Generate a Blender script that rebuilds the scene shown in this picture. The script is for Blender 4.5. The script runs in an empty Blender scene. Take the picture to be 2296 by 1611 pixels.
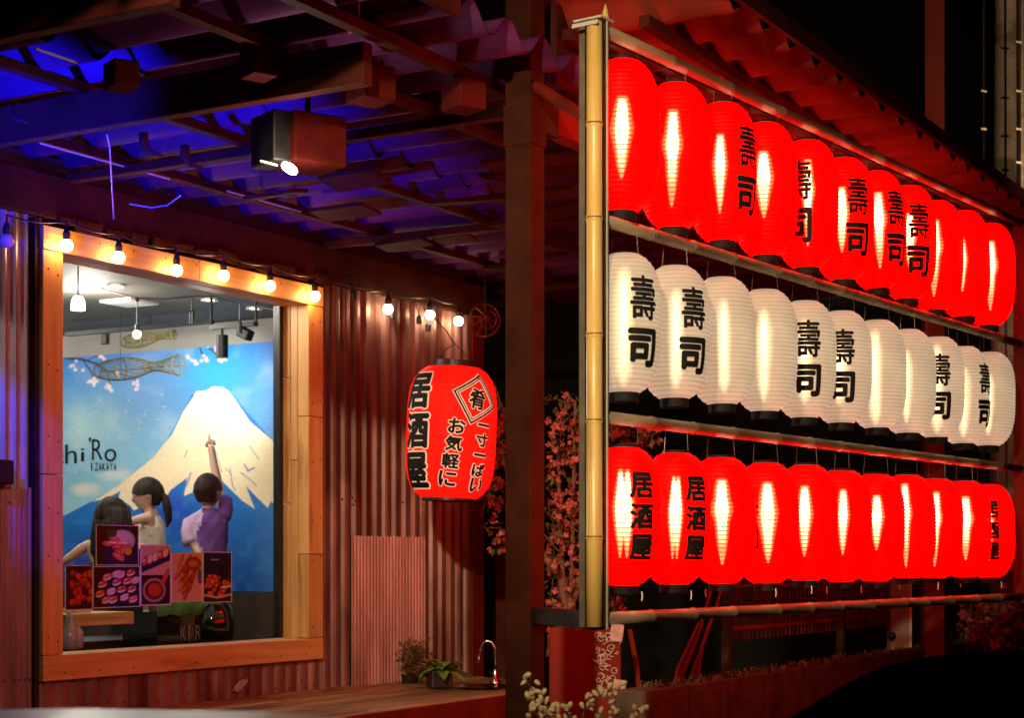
import bpy, bmesh, math, random
import numpy as np
from mathutils import Vector, Matrix
random.seed(7)
R = math.radians
SC = bpy.context.scene
COL = SC.collection

# ------------------------------------------------------------------ camera, world, exposure
CAMZ = 1.7
cam_d = bpy.data.cameras.new("camera")
cam = bpy.data.objects.new("camera", cam_d); COL.objects.link(cam)
cam.location = (0, 0, CAMZ); cam.rotation_euler = (R(90), 0, 0)
cam_d.sensor_width = 36; cam_d.lens = 36 * 3900 / 2296
cam_d.shift_y = 448 / 2296
cam_d.clip_start = 0.05; cam_d.clip_end = 800
cam_d.dof.use_dof = True; cam_d.dof.focus_distance = 6.8; cam_d.dof.aperture_fstop = 4.5
SC.camera = cam
world = bpy.data.worlds.new("World"); SC.world = world; world.use_nodes = True
wn = world.node_tree
for n_ in list(wn.nodes): wn.nodes.remove(n_)
sky = wn.nodes.new("ShaderNodeTexSky"); sky.sky_type = 'NISHITA'; sky.sun_disc = False
sky.sun_elevation = R(-4); sky.sun_rotation = R(200)
bg = wn.nodes.new("ShaderNodeBackground"); bg.inputs[1].default_value = 0.012
wo = wn.nodes.new("ShaderNodeOutputWorld")
wn.links.new(sky.outputs[0], bg.inputs[0]); wn.links.new(bg.outputs[0], wo.inputs[0])
SC.view_settings.view_transform = 'Standard'; SC.view_settings.look = 'None'
SC.view_settings.exposure = 0.0; SC.view_settings.gamma = 1.0; SC.view_settings.use_curve_mapping = False
cy = SC.cycles
cy.use_denoising = True
try: cy.denoiser = 'OPENIMAGEDENOISE'
except Exception: pass
cy.max_bounces = 7; cy.diffuse_bounces = 3; cy.glossy_bounces = 3; cy.transmission_bounces = 4
cy.transparent_max_bounces = 16; cy.use_light_tree = True
cy.sample_clamp_indirect = 4.0; cy.caustics_reflective = False; cy.caustics_refractive = False

# ------------------------------------------------------------------ frames and helpers
W0 = Vector((-1.962, 7.3, 0)); WA = math.atan2(.8634, .5045)      # house front: x along the wall, y into the house
RK0 = Vector((.274, 5.42, 0)); RKA = math.atan2(.816, .578)       # lantern rack: x along the rack, y behind it
def frame(o, a): return (Vector(o), a)
WF = frame(W0, WA); RF = frame(RK0, RKA); GF = frame((0, 0, 0), 0)
def to_world(F, p):
    o, a = F; c, s = math.cos(a), math.sin(a)
    return Vector((o.x + c * p[0] - s * p[1], o.y + s * p[0] + c * p[1], p[2]))
def wall_at(u, v, d):                      # a point of the photograph on the plane d metres into the house
    a = (u - 1148) / 3900
    t = (5.377 + d) / (.5045 - .8634 * a)
    return ((t * a + 1.962) * .5045 + (t - 7.3) * .8634, d, CAMZ - (v - 1253) / 3900 * t)
def at(u, v, y): return Vector(((u - 1148) / 3900 * y, y, CAMZ - (v - 1253) / 3900 * y))
def to_wall(p):
    q = Vector(p) - W0
    return (q.x * .5045 + q.y * .8634, -q.x * .8634 + q.y * .5045, p[2])
def px(s, d, z):                           # wall frame -> photograph (2296 wide)
    x = W0.x + .5045 * s - .8634 * d; y = W0.y + .8634 * s + .5045 * d
    return 1148 + 3900 * x / y, 1253 - 3900 * (z - CAMZ) / y

class MB:
    def __init__(s): s.v = []; s.f = []
    def add(s, vs, fs):
        b = len(s.v); s.v += [tuple(p) for p in vs]; s.f += [tuple(b + i for i in f) for f in fs]; return s
    def box(s, x0, x1, y0, y1, z0, z1):
        return s.add([(x0,y0,z0),(x1,y0,z0),(x1,y1,z0),(x0,y1,z0),(x0,y0,z1),(x1,y0,z1),(x1,y1,z1),(x0,y1,z1)],
                     [(3,2,1,0),(4,5,6,7),(0,1,5,4),(1,2,6,5),(2,3,7,6),(3,0,4,7)])
    def obox(s, c, size, rot=(0,0,0)):
        from mathutils import Euler
        m = Euler(rot).to_matrix(); hx, hy, hz = [q / 2 for q in size]
        vs = [Vector(c) + m @ Vector((a*hx, b*hy, d*hz)) for d in (-1,1) for a, b in ((-1,-1),(1,-1),(1,1),(-1,1))]
        return s.add(vs, [(3,2,1,0),(4,5,6,7),(0,1,5,4),(1,2,6,5),(2,3,7,6),(3,0,4,7)])
    def tube(s, pts, r, n=8, cap=True):
        pts = [Vector(p) for p in pts]; rs = r if isinstance(r, (list, tuple)) else [r] * len(pts)
        b = len(s.v); up = None
        for i, p in enumerate(pts):
            d = (pts[min(i+1, len(pts)-1)] - pts[max(i-1, 0)]).normalized()
            if up is None:
                up = Vector((0,0,1)) if abs(d.z) < .9 else Vector((1,0,0))
            x = (up - d * up.dot(d)).normalized(); y = d.cross(x); up = x
            for k in range(n):
                a = 2 * math.pi * k / n
                s.v.append(tuple(p + (x * math.cos(a) + y * math.sin(a)) * rs[i]))
        for i in range(len(pts) - 1):
            for k in range(n):
                k2 = (k + 1) % n
                s.f.append((b+i*n+k, b+i*n+k2, b+(i+1)*n+k2, b+(i+1)*n+k))
        if cap:
            s.f.append(tuple(b + k for k in range(n))[::-1]); s.f.append(tuple(b + (len(pts)-1)*n + k for k in range(n)))
        return s
    def lathe(s, prof, c=(0,0,0), n=24, capt=False, capb=False):     # prof: (r, z)
        b = len(s.v)
        for r, z in prof:
            for k in range(n):
                a = 2 * math.pi * k / n
                s.v.append((c[0] + r * math.cos(a), c[1] + r * math.sin(a), c[2] + z))
        for i in range(len(prof) - 1):
            for k in range(n):
                k2 = (k + 1) % n
                s.f.append((b+i*n+k, b+i*n+k2, b+(i+1)*n+k2, b+(i+1)*n+k))
        if capb: s.f.append(tuple(b + k for k in range(n))[::-1])
        if capt: s.f.append(tuple(b + (len(prof)-1)*n + k for k in range(n)))
        return s
    def ball(s, c, r, n=12, m=8, sz=1.0, fn=None):
        prof = [(max(1e-4, math.sin(math.pi * i / m)) * r, -math.cos(math.pi * i / m) * r * sz) for i in range(m + 1)]
        b = len(s.v); s.lathe(prof, c, n)
        if fn:
            for i in range(b, len(s.v)): s.v[i] = tuple(fn(Vector(s.v[i])))
        return s

def mesh_of(name, v, f, mat, smooth=False, auto=True):
    me = bpy.data.meshes.new(name); me.from_pydata(v, [], f)
    if mat: me.materials.append(mat)
    if smooth: me.polygons.foreach_set("use_smooth", [True] * len(me.polygons))
    me.update(); return me

class Thing:
    """An Empty at the thing's base; parts are given in the coordinates of frame F."""
    def __init__(s, name, label, cat, base=(0,0,0), F=GF, rz=0, group=None):
        o = bpy.data.objects.new(name, None); COL.objects.link(o)
        o.empty_display_size = .1
        o.location = to_world(F, base); o.rotation_euler = (0, 0, F[1] + rz)
        if cat: o["label"] = label; o["category"] = cat
        if group: o["group"] = group
        s.o = o; s.b = Vector(base); s.rz = rz
    def part(s, name, mb, mat, parent=None, smooth=False, bevel=0, label=None, stuff=False, sub=0):
        b = s.b; c, sn = math.cos(-s.rz), math.sin(-s.rz)
        vs = []
        for p in mb.v:
            x, y = p[0] - b.x, p[1] - b.y
            vs.append((c*x - sn*y, sn*x + c*y, p[2] - b.z))
        me = mesh_of(name, vs, mb.f, mat, smooth)
        o = bpy.data.objects.new(name, me); COL.objects.link(o); o.parent = parent or s.o
        fin(o, bevel, sub)
        if label: o["label"] = label
        if stuff: o["kind"] = "stuff"
        return o
def fin(o, bevel=0, sub=0):
    if bevel:
        m = o.modifiers.new("bevel", 'BEVEL'); m.width = bevel; m.segments = 2; m.limit_method = 'ANGLE'
    if sub:
        m = o.modifiers.new("subdivision", 'SUBSURF'); m.levels = sub; m.render_levels = sub
def single(name, label, cat, mb, mat, F=GF, base=None, smooth=False, bevel=0, kind=None, group=None):
    """A thing (or piece of the setting) that is one mesh."""
    base = Vector(base if base else mb.v[0])
    me = mesh_of(name, [tuple(Vector(p) - base) for p in mb.v], mb.f, mat, smooth)
    o = bpy.data.objects.new(name, me); COL.objects.link(o)
    o.location = to_world(F, base); o.rotation_euler = (0, 0, F[1])
    fin(o, bevel)
    if kind: o["kind"] = kind
    if label: o["label"] = label
    if cat and not kind: o["category"] = cat
    if group: o["group"] = group
    return o
def copy_tree(o, parent=None):
    c = o.copy(); COL.objects.link(c)
    if parent: c.parent = parent
    for ch in list(o.children): copy_tree(ch, c)
    return c

# ------------------------------------------------------------------ materials
def srgb(r, g, b):
    f = lambda c: (c/255/12.92) if c/255 <= .04045 else ((c/255+.055)/1.055)**2.4
    return (f(r), f(g), f(b), 1)
def material(name):
    m = bpy.data.materials.new(name); m.use_nodes = True
    nt = m.node_tree
    for n in list(nt.nodes): nt.nodes.remove(n)
    return m, nt, nt.nodes.new("ShaderNodeOutputMaterial")
def mat(name, c1, c2=None, rough=.6, metal=0, scale=8, stretch=(1,1,1), bump=0, bscale=None, rnd=0, spec=.5, c3=None, spots=.6, detail=6):
    """Surface whose colour wanders between c1 and c2 with noise, c3 = blotches (rust, dirt, knots); rnd = lightness change per object"""
    m, nt, out = material(name); N, L = nt.nodes, nt.links
    b = N.new("ShaderNodeBsdfPrincipled"); L.new(b.outputs[0], out.inputs[0])
    b.inputs["Roughness"].default_value = rough; b.inputs["Metallic"].default_value = metal
    b.inputs["Specular IOR Level"].default_value = spec
    tc = N.new("ShaderNodeTexCoord"); mp = N.new("ShaderNodeMapping"); mp.inputs["Scale"].default_value = stretch
    L.new(tc.outputs["Object"], mp.inputs[0])
    oi = N.new("ShaderNodeObjectInfo")
    mul = N.new("ShaderNodeMath"); mul.operation = 'MULTIPLY'; mul.inputs[1].default_value = 37; L.new(oi.outputs["Random"], mul.inputs[0])
    add = N.new("ShaderNodeVectorMath"); add.operation = 'ADD'; L.new(mp.outputs[0], add.inputs[0]); L.new(mul.outputs[0], add.inputs[1])
    nz = N.new("ShaderNodeTexNoise"); nz.inputs["Scale"].default_value = scale; nz.inputs["Detail"].default_value = detail
    L.new(add.outputs[0], nz.inputs["Vector"])
    cr = N.new("ShaderNodeValToRGB"); cr.color_ramp.elements[0].position = .3; cr.color_ramp.elements[1].position = .7
    cr.color_ramp.elements[0].color = c1; cr.color_ramp.elements[1].color = c2 or c1
    L.new(nz.outputs["Fac"], cr.inputs[0]); col = cr.outputs[0]
    if c3:
        n2 = N.new("ShaderNodeTexNoise"); n2.inputs["Scale"].default_value = scale * .45; n2.inputs["Detail"].default_value = 8
        L.new(add.outputs[0], n2.inputs["Vector"])
        r2 = N.new("ShaderNodeMapRange"); r2.inputs[1].default_value = spots; r2.inputs[2].default_value = spots + .1
        L.new(n2.outputs["Fac"], r2.inputs[0])
        mx = N.new("ShaderNodeMix"); mx.data_type = 'RGBA'; L.new(r2.outputs[0], mx.inputs[0]); L.new(col, mx.inputs[6]); mx.inputs[7].default_value = c3
        col = mx.outputs[2]
    if rnd:
        mr = N.new("ShaderNodeMapRange"); mr.inputs[3].default_value = 1 - rnd; mr.inputs[4].default_value = 1 + rnd
        L.new(oi.outputs["Random"], mr.inputs[0])
        hs = N.new("ShaderNodeHueSaturation"); L.new(mr.outputs[0], hs.inputs["Value"]); L.new(col, hs.inputs["Color"]); col = hs.outputs[0]
    L.new(col, b.inputs["Base Color"])
    if bump:
        n3 = N.new("ShaderNodeTexNoise"); n3.inputs["Scale"].default_value = bscale or scale * 3; n3.inputs["Detail"].default_value = 6
        L.new(add.outputs[0], n3.inputs["Vector"])
        bp = N.new("ShaderNodeBump"); bp.inputs["Strength"].default_value = bump; bp.inputs["Distance"].default_value = .01
        L.new(n3.outputs["Fac"], bp.inputs["Height"]); L.new(bp.outputs[0], b.inputs["Normal"])
    return m
def g(v, w=0): return (v + w, v, v - w, 1)
def glow(name, col, strength):
    m, nt, out = material(name); e = nt.nodes.new("ShaderNodeEmission")
    e.inputs[0].default_value = (*col, 1); e.inputs[1].default_value = strength
    nt.links.new(e.outputs[0], out.inputs[0]); return m
def painted(name, emit=0):                 # flat print: colours from the mesh's own colour attribute
    m, nt, out = material(name); N, L = nt.nodes, nt.links
    a = N.new("ShaderNodeAttribute"); a.attribute_name = "paint"
    b = N.new("ShaderNodeBsdfPrincipled"); b.inputs["Roughness"].default_value = .45
    L.new(a.outputs["Color"], b.inputs["Base Color"]); L.new(b.outputs[0], out.inputs[0]); return m

M = {}
M['pine'] = mat("pine", (.60,.31,.09,1), (.80,.48,.18,1), rough=.5, scale=5, stretch=(6,6,.5), bump=.15, rnd=.13, c3=(.30,.12,.03,1), spots=.61)
M['pine_h'] = mat("pine_rail", (.60,.31,.09,1), (.80,.48,.18,1), rough=.5, scale=5, stretch=(.5,6,7), bump=.15, rnd=.1, c3=(.30,.12,.03,1), spots=.62)
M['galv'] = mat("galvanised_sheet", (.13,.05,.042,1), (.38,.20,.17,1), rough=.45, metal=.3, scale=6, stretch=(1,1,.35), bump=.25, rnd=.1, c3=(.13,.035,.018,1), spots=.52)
M['galv_blue'] = mat("plain_zinc_sheet", (.22,.20,.24,1), (.42,.40,.46,1), rough=.38, metal=.4, scale=6, stretch=(1,1,.35), bump=.25)
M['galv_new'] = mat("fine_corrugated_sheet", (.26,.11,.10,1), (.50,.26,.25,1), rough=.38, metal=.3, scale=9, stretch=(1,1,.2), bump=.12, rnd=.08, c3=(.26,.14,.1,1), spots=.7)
M['deck'] = mat("weathered_deck_wood", (.16,.075,.03,1), (.48,.27,.12,1), rough=.5, scale=7, stretch=(.5,7,3), bump=.3, rnd=.5)
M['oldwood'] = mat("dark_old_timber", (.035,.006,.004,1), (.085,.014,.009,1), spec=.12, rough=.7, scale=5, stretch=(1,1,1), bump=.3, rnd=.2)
M['steel'] = mat("dark_painted_steel", (.018,.011,.008,1), (.04,.025,.016,1), rough=.6, spec=.15, scale=10, bump=.1)
M['frame_steel'] = mat("grey_steel", (.14,.12,.09,1), (.26,.22,.17,1), rough=.4, metal=.5, scale=12, bump=.1)
M['post'] = mat("dark_post_paint", (.022,.005,.002,1), (.04,.009,.004,1), spec=.08, rough=.7, scale=10, bump=.1)
M['roof_reddened'] = mat('reddened_roof_sheet', (.15,.02,.012,1), (.26,.04,.025,1), spec=.15, rough=.6, scale=6, bump=.2)  # redder copy of the roof sheet: red lantern light put into its colour
M['node'] = mat('bamboo_node_scar', (.09,.035,.012,1), (.24,.12,.04,1), rough=.6, scale=60)
M['box_red'] = mat('dark_red_box_paint', (.045,.003,.002,1), (.08,.006,.004,1), rough=.7, spec=.1, scale=14)
M['low_conc'] = mat('dimmed_concrete', (.045,.035,.028,1), (.10,.08,.06,1), rough=.9, spec=.1, scale=9, bump=.6)  # darker copy of the concrete: dimness behind the rack put into its colour
M['zinc'] = mat("bright_zinc_edge", (.6,.56,.5,1), (.75,.7,.62,1), rough=.35, metal=.3, scale=20)
M['bamboo'] = mat("bamboo", (.50,.29,.06,1), (.68,.46,.16,1), rough=.35, scale=4, stretch=(5,5,.5), bump=.1, rnd=.1, c3=(.28,.14,.04,1), spots=.66)
M['bamboo_h'] = mat("weathered_bamboo", (.13,.09,.05,1), (.30,.22,.14,1), rough=.45, spec=.3, scale=6, stretch=(.7,5,5), bump=.1, rnd=.12, c3=(.2,.12,.07,1), spots=.66)
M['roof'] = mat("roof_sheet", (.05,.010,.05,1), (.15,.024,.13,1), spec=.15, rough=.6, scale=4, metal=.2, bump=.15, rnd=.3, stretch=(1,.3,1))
M['black'] = mat("black_plastic", g(.008), g(.018), rough=.45, scale=20)
M['ink'] = mat("black_ink", g(.006), g(.01), rough=.7, spec=.2)
M['white_paint'] = mat("white_paint", g(.72), g(.78), rough=.5, scale=10)
M['conc'] = mat("concrete", (.20,.17,.13,1), (.36,.31,.25,1), rough=.85, scale=7, bump=.5, c3=(.12,.10,.07,1), spots=.56)
M['asphalt'] = mat("asphalt", g(.035), g(.06), rough=.85, scale=30, bump=.4)
M['redpaint'] = mat("red_brown_paint", (.10,.008,.004,1), (.19,.014,.007,1), spec=.15, rough=.6, scale=5, bump=.1, stretch=(1,1,.3))
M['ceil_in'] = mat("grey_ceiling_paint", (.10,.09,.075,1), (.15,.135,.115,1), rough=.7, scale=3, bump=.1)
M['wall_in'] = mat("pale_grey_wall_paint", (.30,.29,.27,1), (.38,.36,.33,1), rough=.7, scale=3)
M['dark_in'] = mat("dark_interior_panel", (.03,.016,.01,1), (.06,.03,.018,1), rough=.5, scale=5)
M['bark'] = mat("bark", (.13,.06,.035,1), (.24,.13,.08,1), rough=.85, scale=12, bump=.6, stretch=(1,1,.3))
M['leaf'] = mat("leaf_green", (.10,.22,.03,1), (.22,.36,.07,1), rough=.45, scale=10, rnd=.2)
M['leaf_dark'] = mat("leaf_dark", (.06,.07,.015,1), (.16,.11,.03,1), rough=.55, scale=14)
M['petal'] = mat("pink_petal", (.32,.05,.04,1), (.60,.15,.12,1), rough=.6, scale=30)
M['cream'] = mat("cream_petal", (.80,.62,.30,1), (.88,.76,.45,1), rough=.6, scale=30)
M['skin'] = mat("skin", (.72,.44,.32,1), (.78,.50,.38,1), rough=.5, scale=8)
M['hair'] = mat("black_hair", (.012,.009,.008,1), (.06,.045,.04,1), rough=.6, scale=40, stretch=(1,1,.1), bump=.3, spec=.2)
M['chrome'] = mat("chrome", g(.75), g(.8), rough=.15, metal=1, scale=10)
M['net'] = mat("olive_twine", (.09,.08,.02,1), (.16,.14,.045,1), rough=.8, scale=30)
M['tin_white'] = mat("cream_car_paint", (.62,.58,.5,1), (.64,.6,.52,1), rough=.35, scale=2)
M['car_black'] = mat("black_car_paint", g(.0015), g(.002), rough=1, scale=2, spec=.0)
M['tyre'] = mat("tyre_rubber", g(.02), g(.03), rough=.9, scale=20)
M['car_glass'] = mat("tinted_car_glass", g(.004), g(.005), rough=.4, spec=.1)
M['bulb'] = glow("lit_bulb", (1, .56, .20), 60)
M['bulb_cool'] = glow("lit_bulb_pale", (1, .76, .45), 60)
M['inner_light'] = glow("room_lamp", (1, .86, .68), 9)
M['clear_bulb'] = mat("unlit_bulb_glass", g(.6), g(.7), rough=.2, scale=5)
# paper lanterns: lit paper that lets the bulb inside shine through between its ribs
def paper(name, emit, es, tint, base, ribs, rib_dark, z_mid=0):
    m, nt, out = material(name); N, L = nt.nodes, nt.links
    tc = N.new("ShaderNodeTexCoord"); sp = N.new("ShaderNodeSeparateXYZ"); L.new(tc.outputs["Object"], sp.inputs[0])
    w = N.new("ShaderNodeMath"); w.operation = 'MULTIPLY'; w.inputs[1].default_value = 2*math.pi*ribs; L.new(sp.outputs[2], w.inputs[0])
    c = N.new("ShaderNodeMath"); c.operation = 'COSINE'; L.new(w.outputs[0], c.inputs[0])
    r = N.new("ShaderNodeMapRange"); r.inputs[1].default_value = -1; r.inputs[2].default_value = -.45
    r.inputs[3].default_value = rib_dark; r.inputs[4].default_value = 1; L.new(c.outputs[0], r.inputs[0])
    nz = N.new("ShaderNodeTexNoise"); nz.inputs["Scale"].default_value = 9; L.new(tc.outputs["Object"], nz.inputs["Vector"])
    nr = N.new("ShaderNodeMapRange"); nr.inputs[3].default_value = .72; nr.inputs[4].default_value = 1.25; L.new(nz.outputs["Fac"], nr.inputs[0])
    tm = N.new("ShaderNodeVectorMath"); tm.operation = 'SCALE'; tm.inputs[0].default_value = tint; L.new(r.outputs[0], tm.inputs["Scale"])
    t = N.new("ShaderNodeBsdfTransparent"); L.new(tm.outputs[0], t.inputs[0])
    e = N.new("ShaderNodeEmission"); e.inputs[0].default_value = (*emit, 1)
    em = N.new("ShaderNodeMath"); em.operation = 'MULTIPLY'; L.new(r.outputs[0], em.inputs[0]); L.new(nr.outputs[0], em.inputs[1])
    e2 = N.new("ShaderNodeMath"); e2.operation = 'MULTIPLY'; e2.inputs[1].default_value = es; L.new(em.outputs[0], e2.inputs[0]); L.new(e2.outputs[0], e.inputs[1])
    d = N.new("ShaderNodeBsdfPrincipled"); d.inputs["Base Color"].default_value = (*base, 1); d.inputs["Roughness"].default_value = .5
    d.inputs["Specular IOR Level"].default_value = .06
    a1 = N.new("ShaderNodeAddShader"); L.new(t.outputs[0], a1.inputs[0]); L.new(e.outputs[0], a1.inputs[1])
    a2 = N.new("ShaderNodeAddShader"); L.new(a1.outputs[0], a2.inputs[0]); L.new(d.outputs[0], a2.inputs[1])
    L.new(a2.outputs[0], out.inputs[0]); return m
M['paper_red'] = paper("lit_red_paper", (1, 0, 0), 4.2, (.30, .05, .028), (.28, .0, .0), 68, .08)
M['paper_white'] = paper("lit_white_paper", (1, .75, .52), .38, (.16, .13, .09), (.24, .20, .15), 68, .62)
M['paper_big'] = paper("big_red_paper", (1, .008, .004), .85, (.0, .0, .0), (.4, .01, .005), 30, .97)
def core(name, col, s_hi, s_lo, zc):  # lamp drawn out into the shape of the bright streak, fading down its tail
    m, nt, out = material(name); N, L = nt.nodes, nt.links
    tc = N.new("ShaderNodeTexCoord"); sp = N.new("ShaderNodeSeparateXYZ"); L.new(tc.outputs["Object"], sp.inputs[0])
    r = N.new("ShaderNodeMapRange"); r.inputs[1].default_value = zc - .17; r.inputs[2].default_value = zc
    r.inputs[3].default_value = s_lo; r.inputs[4].default_value = s_hi; L.new(sp.outputs[2], r.inputs[0])
    e = N.new("ShaderNodeEmission"); e.inputs[0].default_value = (*col, 1); L.new(r.outputs[0], e.inputs[1]); L.new(e.outputs[0], out.inputs[0]); return m
M['core_red'] = core("lantern_lamp_streak", (1, .92, .80), 80, 5, .045)
M['core_white'] = core("lantern_lamp_streak_soft", (1, .84, .58), 12, 4, .0)
def halo(name, col, st):  # soft glow around the lamp, built as nested emissive shells
    m, nt, out = material(name); t = nt.nodes.new("ShaderNodeBsdfTransparent"); e = nt.nodes.new("ShaderNodeEmission"); a = nt.nodes.new("ShaderNodeAddShader")
    e.inputs[0].default_value = (*col, 1); e.inputs[1].default_value = st
    nt.links.new(t.outputs[0], a.inputs[0]); nt.links.new(e.outputs[0], a.inputs[1]); nt.links.new(a.outputs[0], out.inputs[0]); m.cycles.emission_sampling = 'NONE'; return m
M['halo_white'] = halo("lamp_glow_shell", (1, .86, .58), .62); M['halo_red'] = halo("lamp_glow_shell_red", (1, .72, .36), 1.9)
M['white_ink'] = mat("white_outline_ink", (.75,.62,.48,1), (.8,.68,.54,1), rough=.6)
_e = M['white_ink'].node_tree.nodes["Principled BSDF"]; _e.inputs["Emission Color"].default_value = (1,.72,.5,1); _e.inputs["Emission Strength"].default_value = .35  # ink glows a little, standing for lantern light coming through

# glass pane: mostly clear, a little mirror
def glassmat(name):
    m, nt, out = material(name); N, L = nt.nodes, nt.links
    t = N.new("ShaderNodeBsdfTransparent"); t.inputs[0].default_value = (.94,.96,.96,1)
    gl = N.new("ShaderNodeBsdfGlossy"); gl.inputs["Roughness"].default_value = .03
    lw = N.new("ShaderNodeLayerWeight"); lw.inputs[0].default_value = .35
    fr = N.new("ShaderNodeMath"); fr.operation = 'MULTIPLY'; fr.inputs[1].default_value = .025; L.new(lw.outputs["Facing"], fr.inputs[0])
    mx = N.new("ShaderNodeMixShader"); L.new(fr.outputs[0], mx.inputs[0]); L.new(t.outputs[0], mx.inputs[1]); L.new(gl.outputs[0], mx.inputs[2])
    L.new(mx.outputs[0], out.inputs[0]); return m
M['glass'] = glassmat("window_glass")

# ------------------------------------------------------------------ lettering
_glyph = {}
def glyph(ch, off, cuts=10):
    """one character as a mesh fitted into [-.5,.5] x [-.5,.5], cut into small cells so that it can follow a round surface"""
    k = (ch, off, cuts)
    if k in _glyph: return _glyph[k]
    cu = bpy.data.curves.new("t", 'FONT'); cu.body = ch; cu.offset = off; cu.resolution_u = 3
    o = bpy.data.objects.new("t", cu); COL.objects.link(o)
    dg = bpy.context.evaluated_depsgraph_get(); me = o.evaluated_get(dg).to_mesh()
    bm = bmesh.new(); bm.from_mesh(me); o.evaluated_get(dg).to_mesh_clear()
    bpy.data.objects.remove(o); bpy.data.curves.remove(cu)
    xs = [v.co.x for v in bm.verts] or [0, 1]; ys = [v.co.y for v in bm.verts] or [0, 1]
    if ch in '一フ':  x0, x1, y0, y1 = min(xs), max(xs), (min(ys)+max(ys))/2 - .4, (min(ys)+max(ys))/2 + .4
    else: x0, x1, y0, y1 = min(xs), max(xs), min(ys), max(ys)
    for v in bm.verts: v.co = ((v.co.x - x0) / (x1 - x0) - .5, (v.co.y - y0) / (y1 - y0) - .5, 0)
    if cuts:
        for i in range(1, cuts):
            for no in ((1,0,0), (0,1,0)):
                c = i / cuts - .5
                bmesh.ops.bisect_plane(bm, geom=bm.verts[:] + bm.edges[:] + bm.faces[:], plane_co=(c*no[0], c*no[1], 0), plane_no=no)
    bmesh.ops.triangulate(bm, faces=bm.faces[:])
    bm.verts.index_update()
    r = ([(v.co.x, v.co.y) for v in bm.verts], [tuple(v.index for v in f.verts) for f in bm.faces], (x1 - x0) / max(1e-6, y1 - y0))
    bm.free(); _glyph[k] = r; return r
def write_round(mb, ch, cx, cz, w, h, radius, off=.0, lift=.0025, rot=0, spread=0, n=8):
    if spread:
        for k in range(n):
            a = 2*math.pi*k/n
            write_round(mb, ch, cx + spread*math.cos(a), cz + spread*math.sin(a), w, h, radius, off, lift + .00012*k, rot)
        lift += .00012*n
    """wrap a character around the z axis; cx is metres along the surface from the -y direction"""
    vs, fs, _ = glyph(ch, off); out = []
    c, s = math.cos(rot), math.sin(rot)
    for x, y in vs:
        X, Y = x * w, y * h
        X, Y = c*X - s*Y + cx, s*X + c*Y + cz
        r = radius(Y) + lift; a = X / radius(cz)
        out.append((r * math.sin(a), -r * math.cos(a), Y))
    mb.add(out, [f[::-1] if False else f for f in fs])

# ------------------------------------------------------------------ ground
gm = MB().add([(-300,-300,0),(300,-300,0),(300,600,0),(-300,600,0)], [(0,1,2,3)])
single("ground", "dark asphalt ground under and around the restaurant", None, gm, M['asphalt'], kind="structure")
pv = MB().add([(-4,-3.3,.004),(7,-3.3,.004),(7,0,.004),(-4,0,.004)], [(0,1,2,3)])
single("patio_floor", "concrete patio floor below the porch roof", None, pv, M['conc'], F=WF, kind="structure")

# ------------------------------------------------------------------ restaurant house (wall with window opening, room behind it)
house = Thing("restaurant_house", "restaurant front clad in corrugated metal sheets with one big pine framed window", "building", (0,0,0), WF)
def corrugated(s0, s1, z0, z1, pitch, amp, d, kind='trap', jag=0, nz=3):
    mb = MB(); n = max(2, int((s1 - s0) / pitch * (8 if kind == 'trap' else 6)))
    cols = []
    for i in range(n + 1):
        s = s0 + (s1 - s0) * i / n; ph = (s / pitch) % 1
        if kind == 'trap': w = max(0, min(1, abs(ph - .5) * 6 - .7))
        else: w = .5 + .5 * math.cos(2*math.pi*ph)
        cols.append((s, d - amp * w))
    for (s, y) in cols:
        for k in range(nz + 1): mb.v.append((s, y, z0 + (z1 - z0) * k / nz))
    m = nz + 1
    for i in range(n):
        for k in range(nz): mb.f.append((i*m+k, (i+1)*m+k, (i+1)*m+k+1, i*m+k+1))
    return mb
ZT = 3.14
# hidden backing wall, with the opening
bw = MB()
for a in ((-1.6,.03,.021,.11,0,3.4), (1.80,3.38,.021,.11,0,3.4), (.03,1.80,.021,.11,0,1.24), (.03,1.80,.021,.11,3.04,3.4)): bw.box(*a)
house.part("wall", bw, M['dark_in'])
for a in [(-1.6,-.82,1.985,ZT,.058,.018,0,'sin'), (-.80,-.02,1.985,ZT,.058,.018,0,'sin')]:
    house.part("corrugated_sheet", corrugated(*a), M['galv_blue'], smooth=False, label="broad waved upper sheet left of the window, lit blue and violet")
for a in [(-1.6,-.82,0,1.995,.029,.010,-.004,'sin'), (-.80,-.03,0,1.995,.029,.010,-.004,'sin')]:
    house.part("corrugated_sheet", corrugated(*a), M['galv_new'], label="finely waved lower sheet left of the window")
ss = [1.87, 2.42, 2.90, 3.38]
for a, b in zip(ss, ss[1:]):
    house.part("corrugated_sheet", corrugated(a - .004, b + .004, 1.0, ZT + .1, .093, .026, -.002*(ss.index(a)%2)), M['galv'])
for a, b in [(-.06,.62),(.62,1.28),(1.28,1.96)]:
    house.part("corrugated_sheet", corrugated(a - .004, b + .004, .9, 1.19, .093, .016, -.002), M['galv'], label="short corrugated sheet below the window")
a0 = wall_at(787, 1210, -.03)[0]; a1 = wall_at(951, 1210, -.03)[0]
house.part("corrugated_sheet", corrugated(a0, a1, 1.02, 1.82, .0305, .013, -.028, 'sin'), M['galv_new'], label="finely waved bright patch sheet right of the window")
sc = MB()
for i in range(38):
    s = random.uniform(1.98, 3.35); z = random.choice([1.25, 2.0, 2.02, 2.7]) + random.uniform(-.02, .02); sc.ball((s, -.024, z), .005, 6, 4)
for i in range(18): sc.ball((.03 + i * .107, -.022, 1.06 + random.uniform(-.02, .02)), .0045, 6, 4)
for i in range(10): sc.ball((-.24 + i*.028, -.018, random.choice([1.2, 1.93])), .004, 6, 4)
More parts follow.
